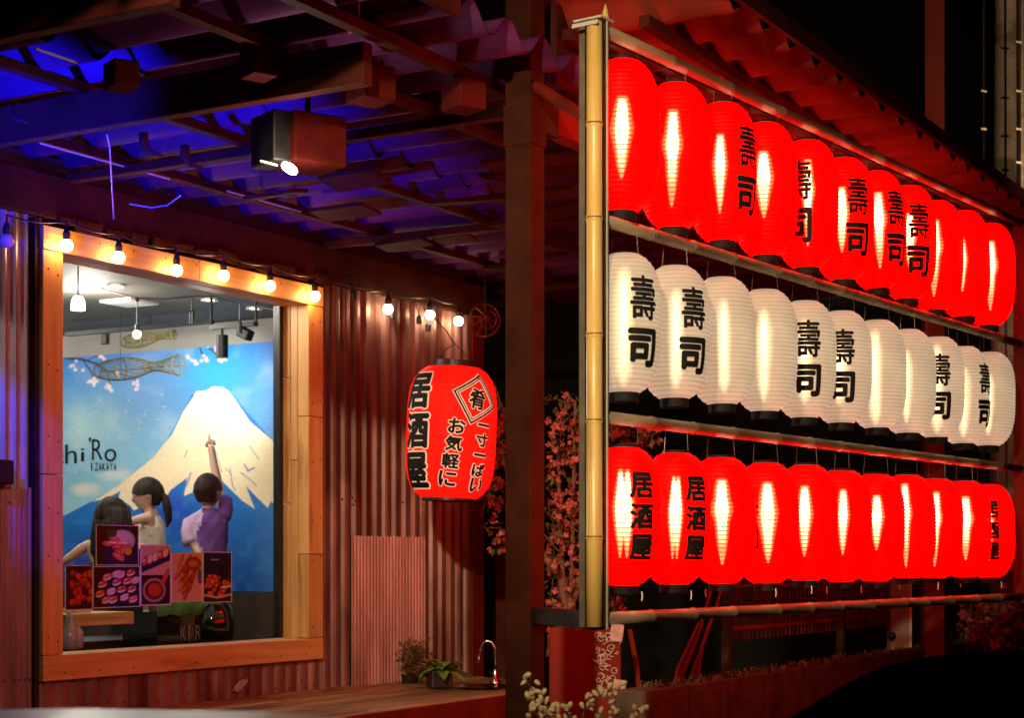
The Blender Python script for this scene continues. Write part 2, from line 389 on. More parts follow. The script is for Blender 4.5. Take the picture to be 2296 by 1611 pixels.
house.part("screw", sc, M['black'], stuff=True)
house.part("corner_board", MB().box(3.38, 3.51, -.03, .14, 0, 3.3), M['redpaint'], bevel=.004)
house.part("edge_trim", MB().box(-.088, -.062, -.035, .02, 1.0, 3.12), M['steel'], bevel=.003)
house.part("header_beam", MB().box(-1.6, 3.51, -.045, .02, 3.125, 3.31), M['oldwood'], bevel=.006, label="rough dark timber beam along the top of the wall")
hb = MB()
for i in range(13):
    s = .0 + i * .15 + random.uniform(-.02,.02); z = 3.098 + random.uniform(-.004,.012)
    hb.obox((s+.06, -.052, z + .02), (random.uniform(.08,.16), .02, random.uniform(.02,.05)), (0, random.uniform(-.1,.1), 0))
house.part("splintered_batten", hb, M['oldwood'], stuff=True)
# room
room = MB(); room.box(-1.6, 3.42, .14, 4.6, .3, .4); floor_ = room
house.part("room_floor", floor_, M['dark_in'])
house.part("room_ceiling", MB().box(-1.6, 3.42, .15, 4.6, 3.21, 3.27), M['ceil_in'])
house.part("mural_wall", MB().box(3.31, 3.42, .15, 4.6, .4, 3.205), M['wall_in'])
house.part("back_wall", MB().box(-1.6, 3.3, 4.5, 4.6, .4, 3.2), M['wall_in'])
house.part("side_wall", MB().box(-1.6, -1.5, .15, 4.5, .4, 3.2), M['wall_in'])
house.part("wainscot", MB().box(3.24, 3.305, .15, 4.5, .4, 1.49), M['dark_in'], label="dark wood panelling under the mural")
# junction box on the left wall
jb = Thing("junction_box", "small dark metal box on the corrugated wall left of the window", "box", (-.34,-.02,2.05), WF)
jb.part("body", MB().box(-.40,-.235,-.07,-.02,2.0,2.10), M['steel'], bevel=.006)
jb.part("conduit", MB().tube([(-.3,-.045,2.0),(-.3,-.045,1.6)], .01), M['steel'])

# ------------------------------------------------------------------ window: face boards, jamb boards, sash, glass
win = Thing("window", "large window in a chunky pine board frame showing the mural room", "window", (0,0,1.187), WF)
win.o.location += Vector((math.cos(WA), math.sin(WA), 0)) * -.058
s0, s1, zb0, zb1, zt0, zt1 = .116, 1.825, 1.187, 1.294, 2.988, 3.09
def fb(*a, m='pine', lab=None): return win.part("frame_board", MB().box(*a), M[m], bevel=.004, label=lab)
fb(0, s0, -.05, .02, zb1+.002, 2.05); fb(0, s0, -.05, .02, 2.053, zt0-.002)
fb(s1, 1.947, -.05, .02, 1.297, 1.72); fb(s1, 1.947, -.05, .02, 1.723, 2.42); fb(s1, 1.947, -.05, .02, 2.423, zt0-.002)
fb(0, 1.947, -.052, .02, zb0, zb1, m='pine_h', lab="long bottom board of the window frame")
fb(0, .98, -.052, .02, zt0, zt1, m='pine_h'); fb(.982, 1.947, -.052, .02, zt0, zt1, m='pine_h')
nl = MB()
for z_ in (1.36, 1.7, 1.9, 2.2, 2.5, 2.9):
    for s_ in (.03, .085, s1+.03, s1+.095): nl.ball((s_, -.0505, z_+.01*math.sin(s_*50)), .004, 6, 4)
for k in range(9): nl.ball((.12+.21*k, -.0525, zb0+.03), .004, 6, 4); nl.ball((.12+.21*k, -.0525, zt1-.03), .004, 6, 4)
win.part("nail", nl, M['black'], stuff=True)
# jambs (boards that line the opening)
def jam(*a, m='pine'): win.part("jamb_board", MB().box(*a), M[m], bevel=.003)
jam(s1-.001, s1+.02, .021, .065, zb1, 2.2); jam(s1-.001, s1+.02, .021, .065, 2.203, zt0)
jam(s1-.003, s1+.02, .067, .115, zb1, 1.98); jam(s1-.003, s1+.02, .067, .115, 1.983, 2.62); jam(s1-.003, s1+.02, .067, .115, 2.623, zt0)
jam(s0-.02, s0+.001, .021, .115, zb1, zt0)
jam(s0, s1, .021, .115, zt0-.001, zt0+.02, m='pine_h'); jam(s0, s1, .021, .115, zb1-.02, zb1+.001, m='pine_h')
sf = MB(); sf.box(s1-.035, s1-.004, .11, .15, zb1, zt0)
win.part("sash", sf, M['black'])
win.part("pane", MB().box(s0, s1-.036, .118, .124, zb1+.002, zt0-.002), M['glass'])

# ------------------------------------------------------------------ painting of prints with numpy
def seg_d(X, Y, x0, y0, x1, y1):
    dx, dy = x1 - x0, y1 - y0; t = np.clip(((X-x0)*dx + (Y-y0)*dy) / (dx*dx + dy*dy + 1e-9), 0, 1)
    return np.hypot(X - x0 - t*dx, Y - y0 - t*dy), t
def in_poly(X, Y, P):
    r = np.zeros(X.shape, bool); n = len(P)
    for i in range(n):
        x0, y0 = P[i]; x1, y1 = P[(i+1) % n]
        if y0 == y1: continue
        c = ((y0 > Y) != (y1 > Y)) & (X < (x1-x0) * (Y-y0) / (y1-y0) + x0); r ^= c
    return r
def lin(c): return np.array(srgb(*c)[:3])
def put(C, m, col):
    m = np.clip(m, 0, 1)[..., None]; return C * (1-m) + lin(col) * m
def vnoise(X, Y, sc, seed=0):
    rs = np.random.RandomState(seed); G = rs.rand(64, 64)
    x = X / sc; y = Y / sc; xi = np.floor(x).astype(int); yi = np.floor(y).astype(int); fx = x - xi; fy = y - yi
    fx = fx*fx*(3-2*fx); fy = fy*fy*(3-2*fy); a = lambda i, j: G[(xi+i) % 64, (yi+j) % 64]
    return (a(0,0)*(1-fx)+a(1,0)*fx)*(1-fy) + (a(0,1)*(1-fx)+a(1,1)*fx)*fy
def paint_grid(name, P, C, matl, parent, thick=None):
    """P: (n,m,3) points, C: (n,m,3) linear colours"""
    n, m = P.shape[:2]; me = bpy.data.meshes.new(name)
    idx = np.arange(n*m).reshape(n, m)
    q = np.stack([idx[:-1,:-1], idx[:-1,1:], idx[1:,1:], idx[1:,:-1]], -1).reshape(-1, 4)
    me.vertices.add(n*m); me.vertices.foreach_set("co", P.reshape(-1).astype(np.float32))
    me.loops.add(q.size); me.loops.foreach_set("vertex_index", q.reshape(-1).astype(np.int32))
    me.polygons.add(len(q)); me.polygons.foreach_set("loop_start", np.arange(0, q.size, 4, dtype=np.int32))
    me.update(calc_edges=True)
    at_ = me.color_attributes.new("paint", 'FLOAT_COLOR', 'POINT')
    rgba = np.concatenate([C.reshape(-1, 3), np.ones((n*m, 1))], 1).astype(np.float32); at_.data.foreach_set("color", rgba.reshape(-1))
    me.materials.append(matl); o = bpy.data.objects.new(name, me); COL.objects.link(o)
    if parent: o.parent = parent
    return o
M['print'] = painted("painted_print")

# mural on the wall s = 3.3, seen through the window
mural = Thing("wall_mural", "painted mural of a snow capped mountain under blue sky with cherry branches", "mural", (3.30, .3, 1.49), WF)
ZM0, ZM1 = 1.493, 3.055
Dn, Zn = 470, 460
D_ = np.linspace(1.0, 3.9, Dn)[None, :].repeat(Zn, 0); Z_ = np.linspace(ZM0, ZM1, Zn)[:, None].repeat(Dn, 1)
S_ = np.full_like(D_, 3.296)
U, V = px(S_, D_, Z_)
nz1 = vnoise(U, V, 60, 1) * .6 + vnoise(U, V, 25, 2) * .4
t = np.clip((V - 770) / 330, 0, 1)[..., None]
C = lin((12,118,214)) * (1-t) + lin((132,192,214)) * t
C = put(C, np.clip((U - 500) / 120, 0, 1) * .6 * (1 - np.clip((V-1000)/200,0,1)), (95,150,222))
C = put(C, np.exp(-((U-470)/75)**2 - ((V-830)/70)**2) * .9, (20,175,240))
C = put(C, np.exp(-((U-200)/110)**2 - ((V-960)/70)**2) * .7 * (.4 + nz1), (175,215,215))
C = put(C, (nz1 - .5).clip(0) * .7, (205,225,232))
C = put(C, np.clip(1.2 - np.hypot((U-190)/30, (V-1097)/14) + nz1*.4, 0, 1) * .8, (235,222,205))
C = put(C, np.clip(1.2 - np.hypot((U-262)/42, (V-1065)/12) + nz1*.3, 0, 1) * .6, (225,222,215))
base_poly = [(100,1180),(145,1156),(205,1125),(262,1092),(300,1062),(360,1015),(430,885),(520,885),(640,1020),(700,1060),(700,1400),(100,1400)]
mb_ = in_poly(U, V, base_poly).astype(float)
bb = np.clip((V-1100)/230, 0, 1)[..., None]
BC = lin((20,118,200)) * (1-bb) + lin((8,78,165)) * bb
BC = put(BC, np.exp(-((U-380)/60)**2 - ((V-1150)/50)**2) * .8, (25,62,190))
BC = put(BC, np.exp(-((U-170)/60)**2 - ((V-1290)/60)**2) * .9, (45,40,150))
BC = put(BC, np.clip((U-560)/60, 0, 1) * .6, (70,135,205))
BC = put(BC, (vnoise(U, V, 18, 5) - .55).clip(0) * .8, (60,150,220))
C = C * (1 - mb_[..., None]) + BC * mb_[..., None]
Z4 = lambda x, y: (x*.38, 998 + .38*y)
snow = [(432,892),(440,878),(462,876),(478,866),(500,868),(516,880),(560,945),(640,1012),(640,1150)] + [Z4(*p) for p in
  [(1645,385),(1600,330),(1580,372),(1505,300),(1450,240),(1503,378),(1430,330),(1330,232),(1275,175),(1180,262),(1085,302),(1105,195),(1030,250),(1010,262),(960,342),(900,300),(860,330),(820,372),(790,388),(770,360),(700,312),(712,270),(640,312),(540,337)]] + [(262,1092),(300,1062),(345,1025),(385,975),(410,925)]
sm = in_poly(U, V, snow).astype(float)
SCc = np.ones_like(C) * lin((255,230,186)); SCc = put(SCc, np.clip(1.25 - (V-870)/110, 0, 1), (255,250,240)); SCc = put(SCc, (nz1-.45).clip(0)*.8, (222,200,180))
C = C * (1 - sm[..., None]) + SCc * sm[..., None]
def stroke(C, pts, w, col, a=1):
    for (x0,y0),(x1,y1) in zip(pts, pts[1:]):
        d, tt = seg_d(U, V, x0, y0, x1, y1); C = put(C, np.clip((w - d) / 1.2 + .5, 0, 1) * a, col)
    return C
for pts, w in [([(515,1150-100),(522,1090),(528,1100)],1.2), ([(540,1060),(560,1075),(575,1090)],1.3), ([(548,1042),(556,1056),(570,1050)],2.0), ([(505,1050),(520,1065)],1), ([(412,1098),(420,1085),(428,1060)],1.6),([(414,1025),(420,1010)],1.2),
               ([(480,1000),(490,1030),(497,1060)],1.0), ([(530,990),(545,1010)],1.0), ([(560,1000),(580,1030)],1.2)]:
    C = stroke(C, pts, w, (70,105,190), .8)
# branches and blossoms
for pts, w in [([(146,803),(185,806),(215,815),(240,832),(270,838)],2.4), ([(185,806),(205,835),(212,850)],1.6), ([(240,832),(246,862)],1.4), ([(270,838),(300,848),(312,862)],1.3), ([(196,808),(222,795)],1.2),
               ([(445,772),(452,790),(458,808)],1.6), ([(455,772),(475,785),(490,800),(506,808)],1.6), ([(475,785),(484,778)],1.1)]:
    C = stroke(C, pts, w, (50,35,40))
rr = random.Random(3)
for cx_, cy_, n, sp in [(210,855,9,12),(245,868,6,8),(176,822,5,8),(310,866,6,8),(262,840,3,8),(225,803,4,6),(440,806,6,9),(458,802,4,6),(484,780,4,7),(498,806,6,8),(462,772,3,5),(420,800,2,3)]:
    for _ in range(n):
        x, y = cx_ + rr.gauss(0, sp*.6), cy_ + rr.gauss(0, sp*.6)
        for k in range(5):
            a = k*2*math.pi/5 + x
            C = put(C, np.clip(1.3 - np.hypot(U - x - 2.6*math.cos(a), V - y - 2.6*math.sin(a)) / 2.0, 0, 1)*.9, rr.choice([(250,225,228),(240,190,205),(252,240,238)]))
for _ in range(16):
    x, y = rr.uniform(150, 400), rr.uniform(880, 1060); C = put(C, np.clip(1.5 - np.hypot(U-x, (V-y)*1.3)/2.2, 0, 1)*.7, (240,215,215))
C = C * (0.90 + .20*(.5*vnoise(U*1., V*2.2, 7, 11) + .5*vnoise(U, V, 3.2, 12)))[..., None]
P = np.stack([S_ - 3.30, D_ - .3, Z_ - 1.49], -1)[:, ::-1]
paint_grid("painting", P, C[:, ::-1], M['print'], mural.o)
mt = MB()
def letters(mb, s, text, u0, v0, u1, v1, off=.0, d0=1.9):
    """lettering on the mural wall between two photograph points"""
    def hit(u, v):
        a = (u-1148)/3900; lo = (s - 0); # solve d for which px(s,d)=u
        # x = W0.x+.5045s-.8634d ; y = W0.y+.8634s+.5045d ; x = a*y
        d = (W0.x + .5045*s - a*(W0.y + .8634*s)) / (.8634 + a*.5045)
        y = W0.y + .8634*s + .5045*d
        return d, CAMZ - (v-1253)/3900*y
    dA, zA = hit(u0, v1); dB, zB = hit(u1, v0)
    vs, fs, _ = glyph(text, off, 0)
    mb.add([(s, (dA+dB)/2 + x*(dB-dA), (zA+zB)/2 + y*(zB-zA)) for x, y in vs], fs)
for ch, a_, b_, c_, d_, o_k in (("c",124,1018,143,1040,0),("h",146,996,172,1040,0),("i",181,1005,189,1035,0),("'",199,981,204,992,0),("R",206,984,230,1032,0),("o",234,1006,261,1036,0)) + tuple((q, 204+8.4*k, 1038, (211 if q != 'I' else 206.6)+8.4*k, 1056, .005) for k, q in enumerate("IZAKAYA")):
    mt = MB(); letters(mt, 3.292, ch, a_, b_, c_, d_, o_k); mural.part("letter", mt, M['ink'])


# ------------------------------------------------------------------ food prints stuck to the inside of the glass
def food(kind, X, Y, A):
    """X, Y in 0..1 (Y up), A aspect w/h"""
    rs = random.Random(kind * 11 + 3); C = np.ones(X.shape + (3,)) * lin((60,22,16)); n = vnoise(X*100, Y*100, 6, kind)
    C = put(C, n*.6, (25,12,12))
    def blob(cx, cy, rx, ry, col, ang=0, hi=None):
        nonlocal C
        c, s = math.cos(ang), math.sin(ang); x = (X-cx)*c + (Y-cy)*s; y = -(X-cx)*s + (Y-cy)*c
        d = np.hypot(x/rx, y/ry); C = put(C, (1.08-d)*9, tuple(int(q*.45) for q in col)); C = put(C, (1-d)*7, col)
        if hi: C = put(C, (1-np.hypot((x+rx*.25)/(rx*.45), (y-ry*.3)/(ry*.3)))*2, hi)
    if kind == 0:
        for i in range(40): blob(rs.uniform(.2,.95), rs.uniform(.2,.85), .1, .07, rs.choice([(190,45,15),(215,70,20),(150,25,10)]), 0, (240,120,60))
        C = put(C, (Y < .05)*1., (235,225,220))
    elif kind == 1:
        blob(.5,.3,.5,.3,(30,26,60)); blob(.62,.62,.3,.28,(210,195,180))
        for i in range(9): blob(rs.uniform(.25,.7), rs.uniform(.2,.7), .17, .07, rs.choice([(225,85,55),(235,110,75),(215,60,40)]), rs.uniform(-1,1), (250,170,130))
        blob(.75,.35,.09,.1,(225,175,30)); blob(.35,.8,.13,.1,(60,80,30))
        C = put(C, ((abs(Y-.56)<.018) & (X>.3) & (X<.72) & (abs(X-.5)>.02))*1., (250,235,235))
    elif kind == 2:
        C = put(C, (1-np.hypot((X-.5)/.52, (Y-.42)/.42))*20, (35,22,30))
        for i, (x, y) in enumerate([(.15,.35),(.2,.58),(.3,.75),(.38,.4),(.42,.2),(.5,.62),(.58,.8),(.6,.45),(.66,.25),(.72,.65),(.8,.85),(.82,.45),(.85,.2),(.9,.66),(.28,.2),(.5,.82)]):
            blob(x, y-.03, .1, .06, (235,225,215), .4); blob(x, y+.02, .105, .055, rs.choice([(205,60,50),(230,120,90),(240,200,185),(225,80,40)]), .4, (255,225,210))
    elif kind == 3:
        C = put(C, (Y > .5)*1., (215,170,155)); 
        C = put(C, ((abs((Y-.62)-(X*.22))<.09))*1., (38,30,75))
        for i in range(5): blob(.15+i*.17, .73+i*.035, .11, .07, rs.choice([(240,205,190),(215,70,50)]), .5, (255,240,230))
        blob(.45,.25,.38,.2,(225,190,180)); blob(.45,.25,.31,.16,(120,30,20)); blob(.47,.26,.24,.12,(200,65,40)); blob(.8,.45,.2,.06,(210,80,60),.8)
    elif kind == 4:
        C = put(C, 1 + 0*X, (225,165,150))
        for i in range(22): blob(.2+rs.random()*.5+.2*rs.random(), rs.uniform(.1,.85), .18, .05, rs.choice([(195,80,25),(220,110,40),(160,50,20)]), rs.uniform(.6,1.2), (240,160,90))
        blob(.7,.78,.25,.13,(160,70,30)); blob(.7,.78,.17,.08,(220,120,60)); blob(.92,.5,.08,.14,(120,70,170)); blob(.9,.62,.06,.06,(90,110,60))
    else:
        C = put(C, (Y > .45)*1., (22,24,78)); C = put(C, ((abs(Y-.85)<.015)&(abs(X-.4)<.15))*1., (190,180,210))
        for i in range(20): blob(rs.uniform(.1,.9), rs.uniform(.1,.55), .12, .05, rs.choice([(215,60,30),(230,100,50),(190,35,25)]), rs.uniform(-.5,.8), (250,170,110))
        blob(.7,.62,.17,.12,(20,10,12)); C = put(C, (abs(Y-.27-.05*X)<.02)*(X>.6), (240,210,190)); C = put(C, (abs(Y-.1-abs(X-.5)*.12)<.02)*1., (210,190,180))
    bd = np.minimum(np.minimum(X*A, (1-X)*A), np.minimum(Y, 1-Y)); C = put(C, (bd < .016)*1., (232,215,215)); return C
posters = [(143,1268,208,1372,0,"print of orange fish roe at the left edge of the glass"), (215,1178,311,1268,1,"print of orange sashimi on a dark bowl, stuck highest on the glass"),
           (208,1270,314,1363,2,"print of a round platter of assorted sushi, widest on the glass"), (315,1222,383,1358,3,"tall print of sushi above a small white bowl"),
           (384,1240,454,1350,4,"print of fried pieces on pale paper beside the dark blue print"), (455,1238,520,1352,5,"rightmost print, dark blue with an orange dish below")]
for i, (u0, v0, u1, v1, k, lab) in enumerate(posters):
    dd = .150 - .0015*i
    A_ = wall_at(max(u0,146), v1, dd); B_ = wall_at(u1, v0, dd); vm = (v0+v1)/2
    tm = wall_at((u0+u1)/2, v1, dd)[2], wall_at((u0+u1)/2, v0, dd)[2]
    sA, sB, zA, zB = A_[0], B_[0], tm[0], tm[1]
    th = Thing("food_print", lab, "poster", (sA, dd, zA), WF, group="food prints on the window glass")
    n = 90; X, Y = np.meshgrid(np.linspace(0,1,n), np.linspace(0,1,n))
    Pp = np.stack([X*(sB-sA), 0*X, Y*(zB-zA)], -1)
    paint_grid("print_face", Pp, food(k, X, Y, (u1-u0)/(v1-v0)), M['print'], th.o)
    th.part("backing_sheet", MB().box(sA, sB, dd+.0008, dd+.002, zA, zB), M['white_paint'])

# ------------------------------------------------------------------ inside the room
def lamp(name, loc, energy, col, size=.05, kind='POINT', target=None, ang=60, blend=.5, parent=None):
    l = bpy.data.lights.new(name, kind); l.energy = energy; l.color = col
    if kind == 'SPOT': l.spot_size = R(ang); l.spot_blend = blend
    if kind == 'AREA': l.size = size
    else: l.shadow_soft_size = size
    o = bpy.data.objects.new(name, l); COL.objects.link(o); o.location = loc
    if target is not None: o.rotation_euler = (Vector(target) - Vector(loc)).to_track_quat('-Z', 'Y').to_euler()
    return o
def mur(u, v, s):            # photograph point on a plane s = const (wall frame)
    a = (u-1148)/3900
    d = (W0.x + .5045*s - a*(W0.y + .8634*s)) / (.8634 + a*.5045); y = W0.y + .8634*s + .5045*d
    return (s, d, CAMZ - (v-1253)/3900*y)
def ceil_at(u, v, z):        # photograph point on a level plane, wall frame
    t = (z - CAMZ) * 3900 / (1253 - v); return to_wall(((u-1148)/3900*t, t, z))
for i, (u, v, lab) in enumerate([(258,640,"round ceiling downlight, largest of three, near the top left of the window"), (470,672,"small round ceiling downlight seen above the black spotlights"), (570,691,"small round ceiling downlight nearest the right window jamb")]):
    c = ceil_at(u, v, 3.205)
    th = Thing("downlight", lab, "ceiling light", (c[0], c[1], 3.2), WF, group="round downlights in the room ceiling")
    r = .032
    th.part("ring", MB().lathe([(r,0),(r+.018,-.004),(r+.018,.004)], (c[0],c[1],3.2), 20), M['white_paint'])
    th.part("diffuser", MB().lathe([(r,0),(.001,0)], (c[0],c[1],3.203), 20), M['inner_light'])
c = ceil_at(290, 676, 3.205)
th = Thing("square_ceiling_panel", "flat white square panel in the grey room ceiling", "ceiling panel", c, WF)
th.part("plate", MB().box(c[0]-.12, c[0]+.12, c[1]-.12, c[1]+.12, 3.192, 3.207), M['white_paint'])
th.part("vent", MB().box(c[0]-.1, c[0]+.1, c[1]-.1, c[1]+.1, 3.188, 3.192), M['white_paint'])
# glowing shade lamp at upper left
c = mur(175, 680, 1.2)
th = Thing("shade_lamp", "glowing white drum shade lamp at the upper left inside the window", "lamp", (c[0], c[1], c[2]), WF)
th.part("shade", MB().lathe([(.036,-.035),(.034,.01),(.022,.035),(.001,.037)], c, 20, capb=True), M['inner_light'], smooth=True)
th.part("stem", MB().tube([(c[0],c[1],c[2]+.03),(c[0],c[1],3.2)], .004), M['black'])
# unseen point lamps added to fill the room, apart from the visible fittings
for s_, d_, e_ in ((1.5,.42,16),(.9,.6,6),(.6,1.2,14),(1.9,1.6,28),(.5,3.2,26),(2.2,3.2,30)):
    p = to_world(WF, (s_, d_, 3.05)); lamp("room_fill_lamp", p, e_*1.1, (1,.90,.78), .12)
# track with two black spotlights
tr = Thing("spotlight_track", "black ceiling track carrying two black spotlights in front of the mural", "spotlight track", mur(525,730,2.4), WF)
a_, b_ = mur(474,738,2.4), mur(574,722,2.4); zt_ = (a_[2]+b_[2])/2
tr.part("rail", MB().box(2.38,2.42,min(a_[1],b_[1]),max(a_[1],b_[1]),zt_-.012,zt_+.012), M['black'])
for s_ in (a_[1], b_[1]): tr.part("bracket", MB().tube([(2.4,s_,zt_),(2.4,s_,3.205)], .008), M['black'])
h1 = mur(498,775,2.4); tr.part("spotlight_head", MB().lathe([(.034,-.07),(.034,.06),(.001,.06)], h1, 16, capb=True), M['black'], smooth=False)
tr.part("arm", MB().tube([(h1[0],h1[1],h1[2]+.06),(h1[0],h1[1],zt_)], .008), M['black'])
h2 = mur(550,748,2.4); tr.part("spotlight_head", MB().obox(h2, (.06,.085,.06), (.45,0,0)), M['black'], bevel=.01)
tr.part("arm", MB().tube([h2, (h2[0],h2[1]+.02,zt_)], .01), M['black'])
mt_c = mur(485, 930, 3.3)
lamp("spotlight_beam", to_world(WF, (2.45, h1[1], 2.98)), 85, (1,.95,.88), .04, 'SPOT', to_world(WF, (3.3, mt_c[1], 2.72)), 60, 1.0)
lamp("spotlight_beam", to_world(WF, (2.4, h2[1]+.3, 2.95)), 34, (1,.95,.9), .04, 'SPOT', to_world(WF, (3.3, mur(300,1100,3.3)[1], 2.2)), 95, 1.0)
# dark ceiling bar
tb = Thing("ceiling_rail", "long dark rail under the room ceiling at the left of the track", "rail", mur(145,800,3.0), WF)
p1, p2 = mur(150,758,2.9), mur(476,732,2.9)
tb.part("bar", MB().box(2.88,2.92,min(p1[1],p2[1]),max(p1[1],p2[1]),3.13,3.155), M['black'])
tb.part("hanger", MB().tube([(2.9,p2[1]+.5,3.15),(2.9,p2[1]+.5,3.21)], .006), M['black'])
k_ = mur(236,760,2.85); tb.part("clamp", MB().obox(k_, (.03,.05,.07)), M['black'], bevel=.006)
# string cable inside with drops
cab = Thing("indoor_light_string", "black cable of hanging bulbs swagged across the room ceiling", "light string", mur(430,665,1.9), WF)
cp = [mur(u,v,1.9) for u,v in ((215,640),(240,652),(310,668),(370,670),(425,665),(480,664),(540,680),(625,697))]
cab.part("cable", MB().tube(cp, .0035, 6), M['black'])
q = mur(307,668,1.9); e = mur(307,750,1.9)
dr = cab.part("cord", MB().tube([q,(q[0],q[1],e[2]+.03)], .0025, 6), M['black'])
cab.part("bulb", MB().ball((q[0],q[1],e[2]), .024, 14, 10), M['inner_light'], smooth=True)
cab.part("socket", MB().tube([(q[0],q[1],e[2]+.02),(q[0],q[1],e[2]+.055)], .011, 10), M['black'])
for u, v0, v1 in ((430,668,712),(537,682,735)):
    q = mur(u,v0,1.9); e = mur(u,v1,1.9); cab.part("cord", MB().tube([q,(q[0],q[1],e[2]+.03)], .003, 6), M['black'])
    cab.part("socket", MB().tube([(q[0],q[1],e[2]+.04),(q[0],q[1],e[2]+.03),(q[0],q[1],e[2]-.03)], [.006,.014,.015], 12), M['black'])
# red hook on the cable
single("red_hook", "small red clip on the ceiling cable above the lit indoor bulb", "clip", MB().ball(mur(308,672,1.88), .012, 10, 8), M['redpaint'] , F=WF, smooth=True)
# woven fish traps
def trap(label, u0, v0, u1, v1, s, rad, tail):
    A, B = Vector(mur(u0, v0, s)), Vector(mur(u1, v1, s)); th = Thing("fish_trap", label, "fish trap", A, WF, group="woven fish traps hung below the ceiling")
    n = 22; ax = B - A; m_ = MB(); fr = MB()
    def rr_(t):
        body = math.sin(min(1, t/.75 + .12) * math.pi * .93) ** .6 if t < .78 else 0
        return rad * max(body, .28 + (t-.7)*2.4*tail if t > .62 else .12)
    def pt(t, a):
        r = rr_(t); return A + ax*t + Vector((r*math.cos(a)*.8, 0, r*math.sin(a)))
    for h in range(16):
        for sg in (1, -1):
            m_.tube([pt(i/n, sg*(i*.13) + h*2*math.pi/16) for i in range(n+1)], .0017, 3, cap=False)
    th.part("net", m_, M['net'])
    for t_ in (.02, .3, .62, .97): fr.tube([pt(t_, k*2*math.pi/16) for k in range(17)], .004, 5)
    for a in (math.pi/2, -math.pi/2, 0): fr.tube([pt(i/n, a) for i in range(n+1)], .004, 5)
    th.part("hoop", fr, M['net'], stuff=True)
    th.part("cord", MB().tube([A + ax*.3, (A + ax*.3)[:2] + (3.2,)] if False else [tuple(A + ax*.3), ((A+ax*.3).x, (A+ax*.3).y, 3.2)], .002, 5), M['black'])
trap("upper woven fish trap hanging in front of the grey ceiling", 275, 768, 392, 750, 2.5, .045, .5)
trap("lower woven fish trap hanging in front of the blue sky of the mural", 215, 832, 402, 818, 2.6, .068, .9)

# shelf, counter, table-top things near the sill
th = Thing("indoor_shelf", "pale wooden shelf board low at the left inside the window", "shelf", wall_at(150,1440,.35), WF)
A_ = wall_at(120,1392,.40); B_ = wall_at(272,1392,.40)
th.part("board", MB().box(A_[0], B_[0], .32, .55, A_[2]-.028, A_[2]+.03), M['pine_h'], bevel=.003)
th.part("support", MB().box(A_[0]+.03, A_[0]+.06, .34, .53, 1.2, A_[2]-.028), M['dark_in'])
th = Thing("paper_stack", "small white stack of cards lying on the indoor shelf", "cards", (A_[0]+.12, .4, A_[2]+.03), WF)
th.part("card", MB().box(A_[0]+.1, A_[0]+.2, .36, .46, A_[2]+.031, A_[2]+.042), M['white_paint']); th.part("card", MB().box(A_[0]+.103, A_[0]+.205, .362, .463, A_[2]+.043, A_[2]+.052), M['white_paint'])
ct = Thing("bar_counter", "dark bar counter along the inside below the window", "counter", (.2,.6,.4), WF)
ct.part("top", MB().box(-.6, 1.85, .62, 1.0, 1.26, 1.30), M['dark_in'], bevel=.004)
ct.part("front_panel", MB().box(-.6, 1.85, .66, .98, .4, 1.258), M['dark_in'])
# bottles and glasses, ice bucket with lettering, green cloth
def bottle(u, v, d, h, col, lab, grp=None):
    p = wall_at(u, v, d); th = Thing("bottle", lab, "bottle", p, WF, group=grp)
    th.part("body", MB().lathe([(.03,0),(.032,.02),(.032,h*.55),(.014,h*.75),(.012,h),(.001,h)], p, 14, capb=True), col, smooth=True)
    th.part("cap", MB().lathe([(.014,h-.01),(.014,h+.012),(.001,h+.012)], p, 12), M['white_paint'])
M['g_bottle'] = mat("green_bottle_glass", (.02,.06,.02,1), rough=.1, spec=.8); M['c_bottle'] = mat("pale_bottle_glass", (.35,.36,.38,1), rough=.1, spec=.8)
M['cloth_green'] = mat("green_cloth", (.05,.16,.02,1), (.10,.26,.04,1), rough=.7, scale=12)
bottle(156,1458,.30,.16,M['c_bottle'],"clear bottle at the lower left corner of the glass")
bottle(171,1455,.34,.14,M['c_bottle'],"clear bottle just right of the corner bottle inside the window")
bk = wall_at(470,1443,.40)
th = Thing("ice_bucket", "glossy dark drinks bucket with pale lettering on the sill, wrapped in green cloth", "bucket", bk, WF)
M['gloss'] = mat("glossy_black", (.010,.016,.010,1), rough=.08, spec=.9)
th.part("body", MB().lathe([(.10,0),(.12,.03),(.125,.1),(.115,.17),(.10,.20)], bk, 28, capb=True), M['gloss'], smooth=True)
th.part("rim", MB().lathe([(.13,-.012),(.135,-.004),(.125,.0)], bk, 28), M['chrome'], smooth=True)
bk2 = Vector(bk)
cl = wall_at(428,1372,.42)
th = Thing("drinks_box", "dark box with pale embossed capital letters beside the glossy bucket", "box", wall_at(400,1445,.36), WF)
q0, q1 = wall_at(357,1445,.36), wall_at(468,1445,.36)
th.part("body", MB().box(q0[0], q1[0], .37, .6, q0[2]-.01, q0[2]+.155), M['gloss'], bevel=.006)
M['letter_grey'] = mat("grey_lettering", g(.22), rough=.5)
for k, ch in enumerate("KIRI"):
    vs, fs, _ = glyph(ch, .01, 0); ua = 404 + k*17; A2 = wall_at(ua, 1437, .367); B2 = wall_at(ua + (13 if ch != 'I' else 5), 1402, .367)
    lt = MB(); lt.add([((A2[0]+B2[0])/2 + x*(B2[0]-A2[0]), .366, (A2[2]+B2[2])/2 + y*(B2[2]-A2[2])) for x, y in vs], fs)
    th.part("letter", lt, M['letter_grey'])
g0, g1 = wall_at(352,1382,.355), wall_at(500,1382,.355)
th = Thing("green_cloth", "green cloth draped over the box below the food prints", "cloth", g0, WF)
gm_ = MB(); n = 24
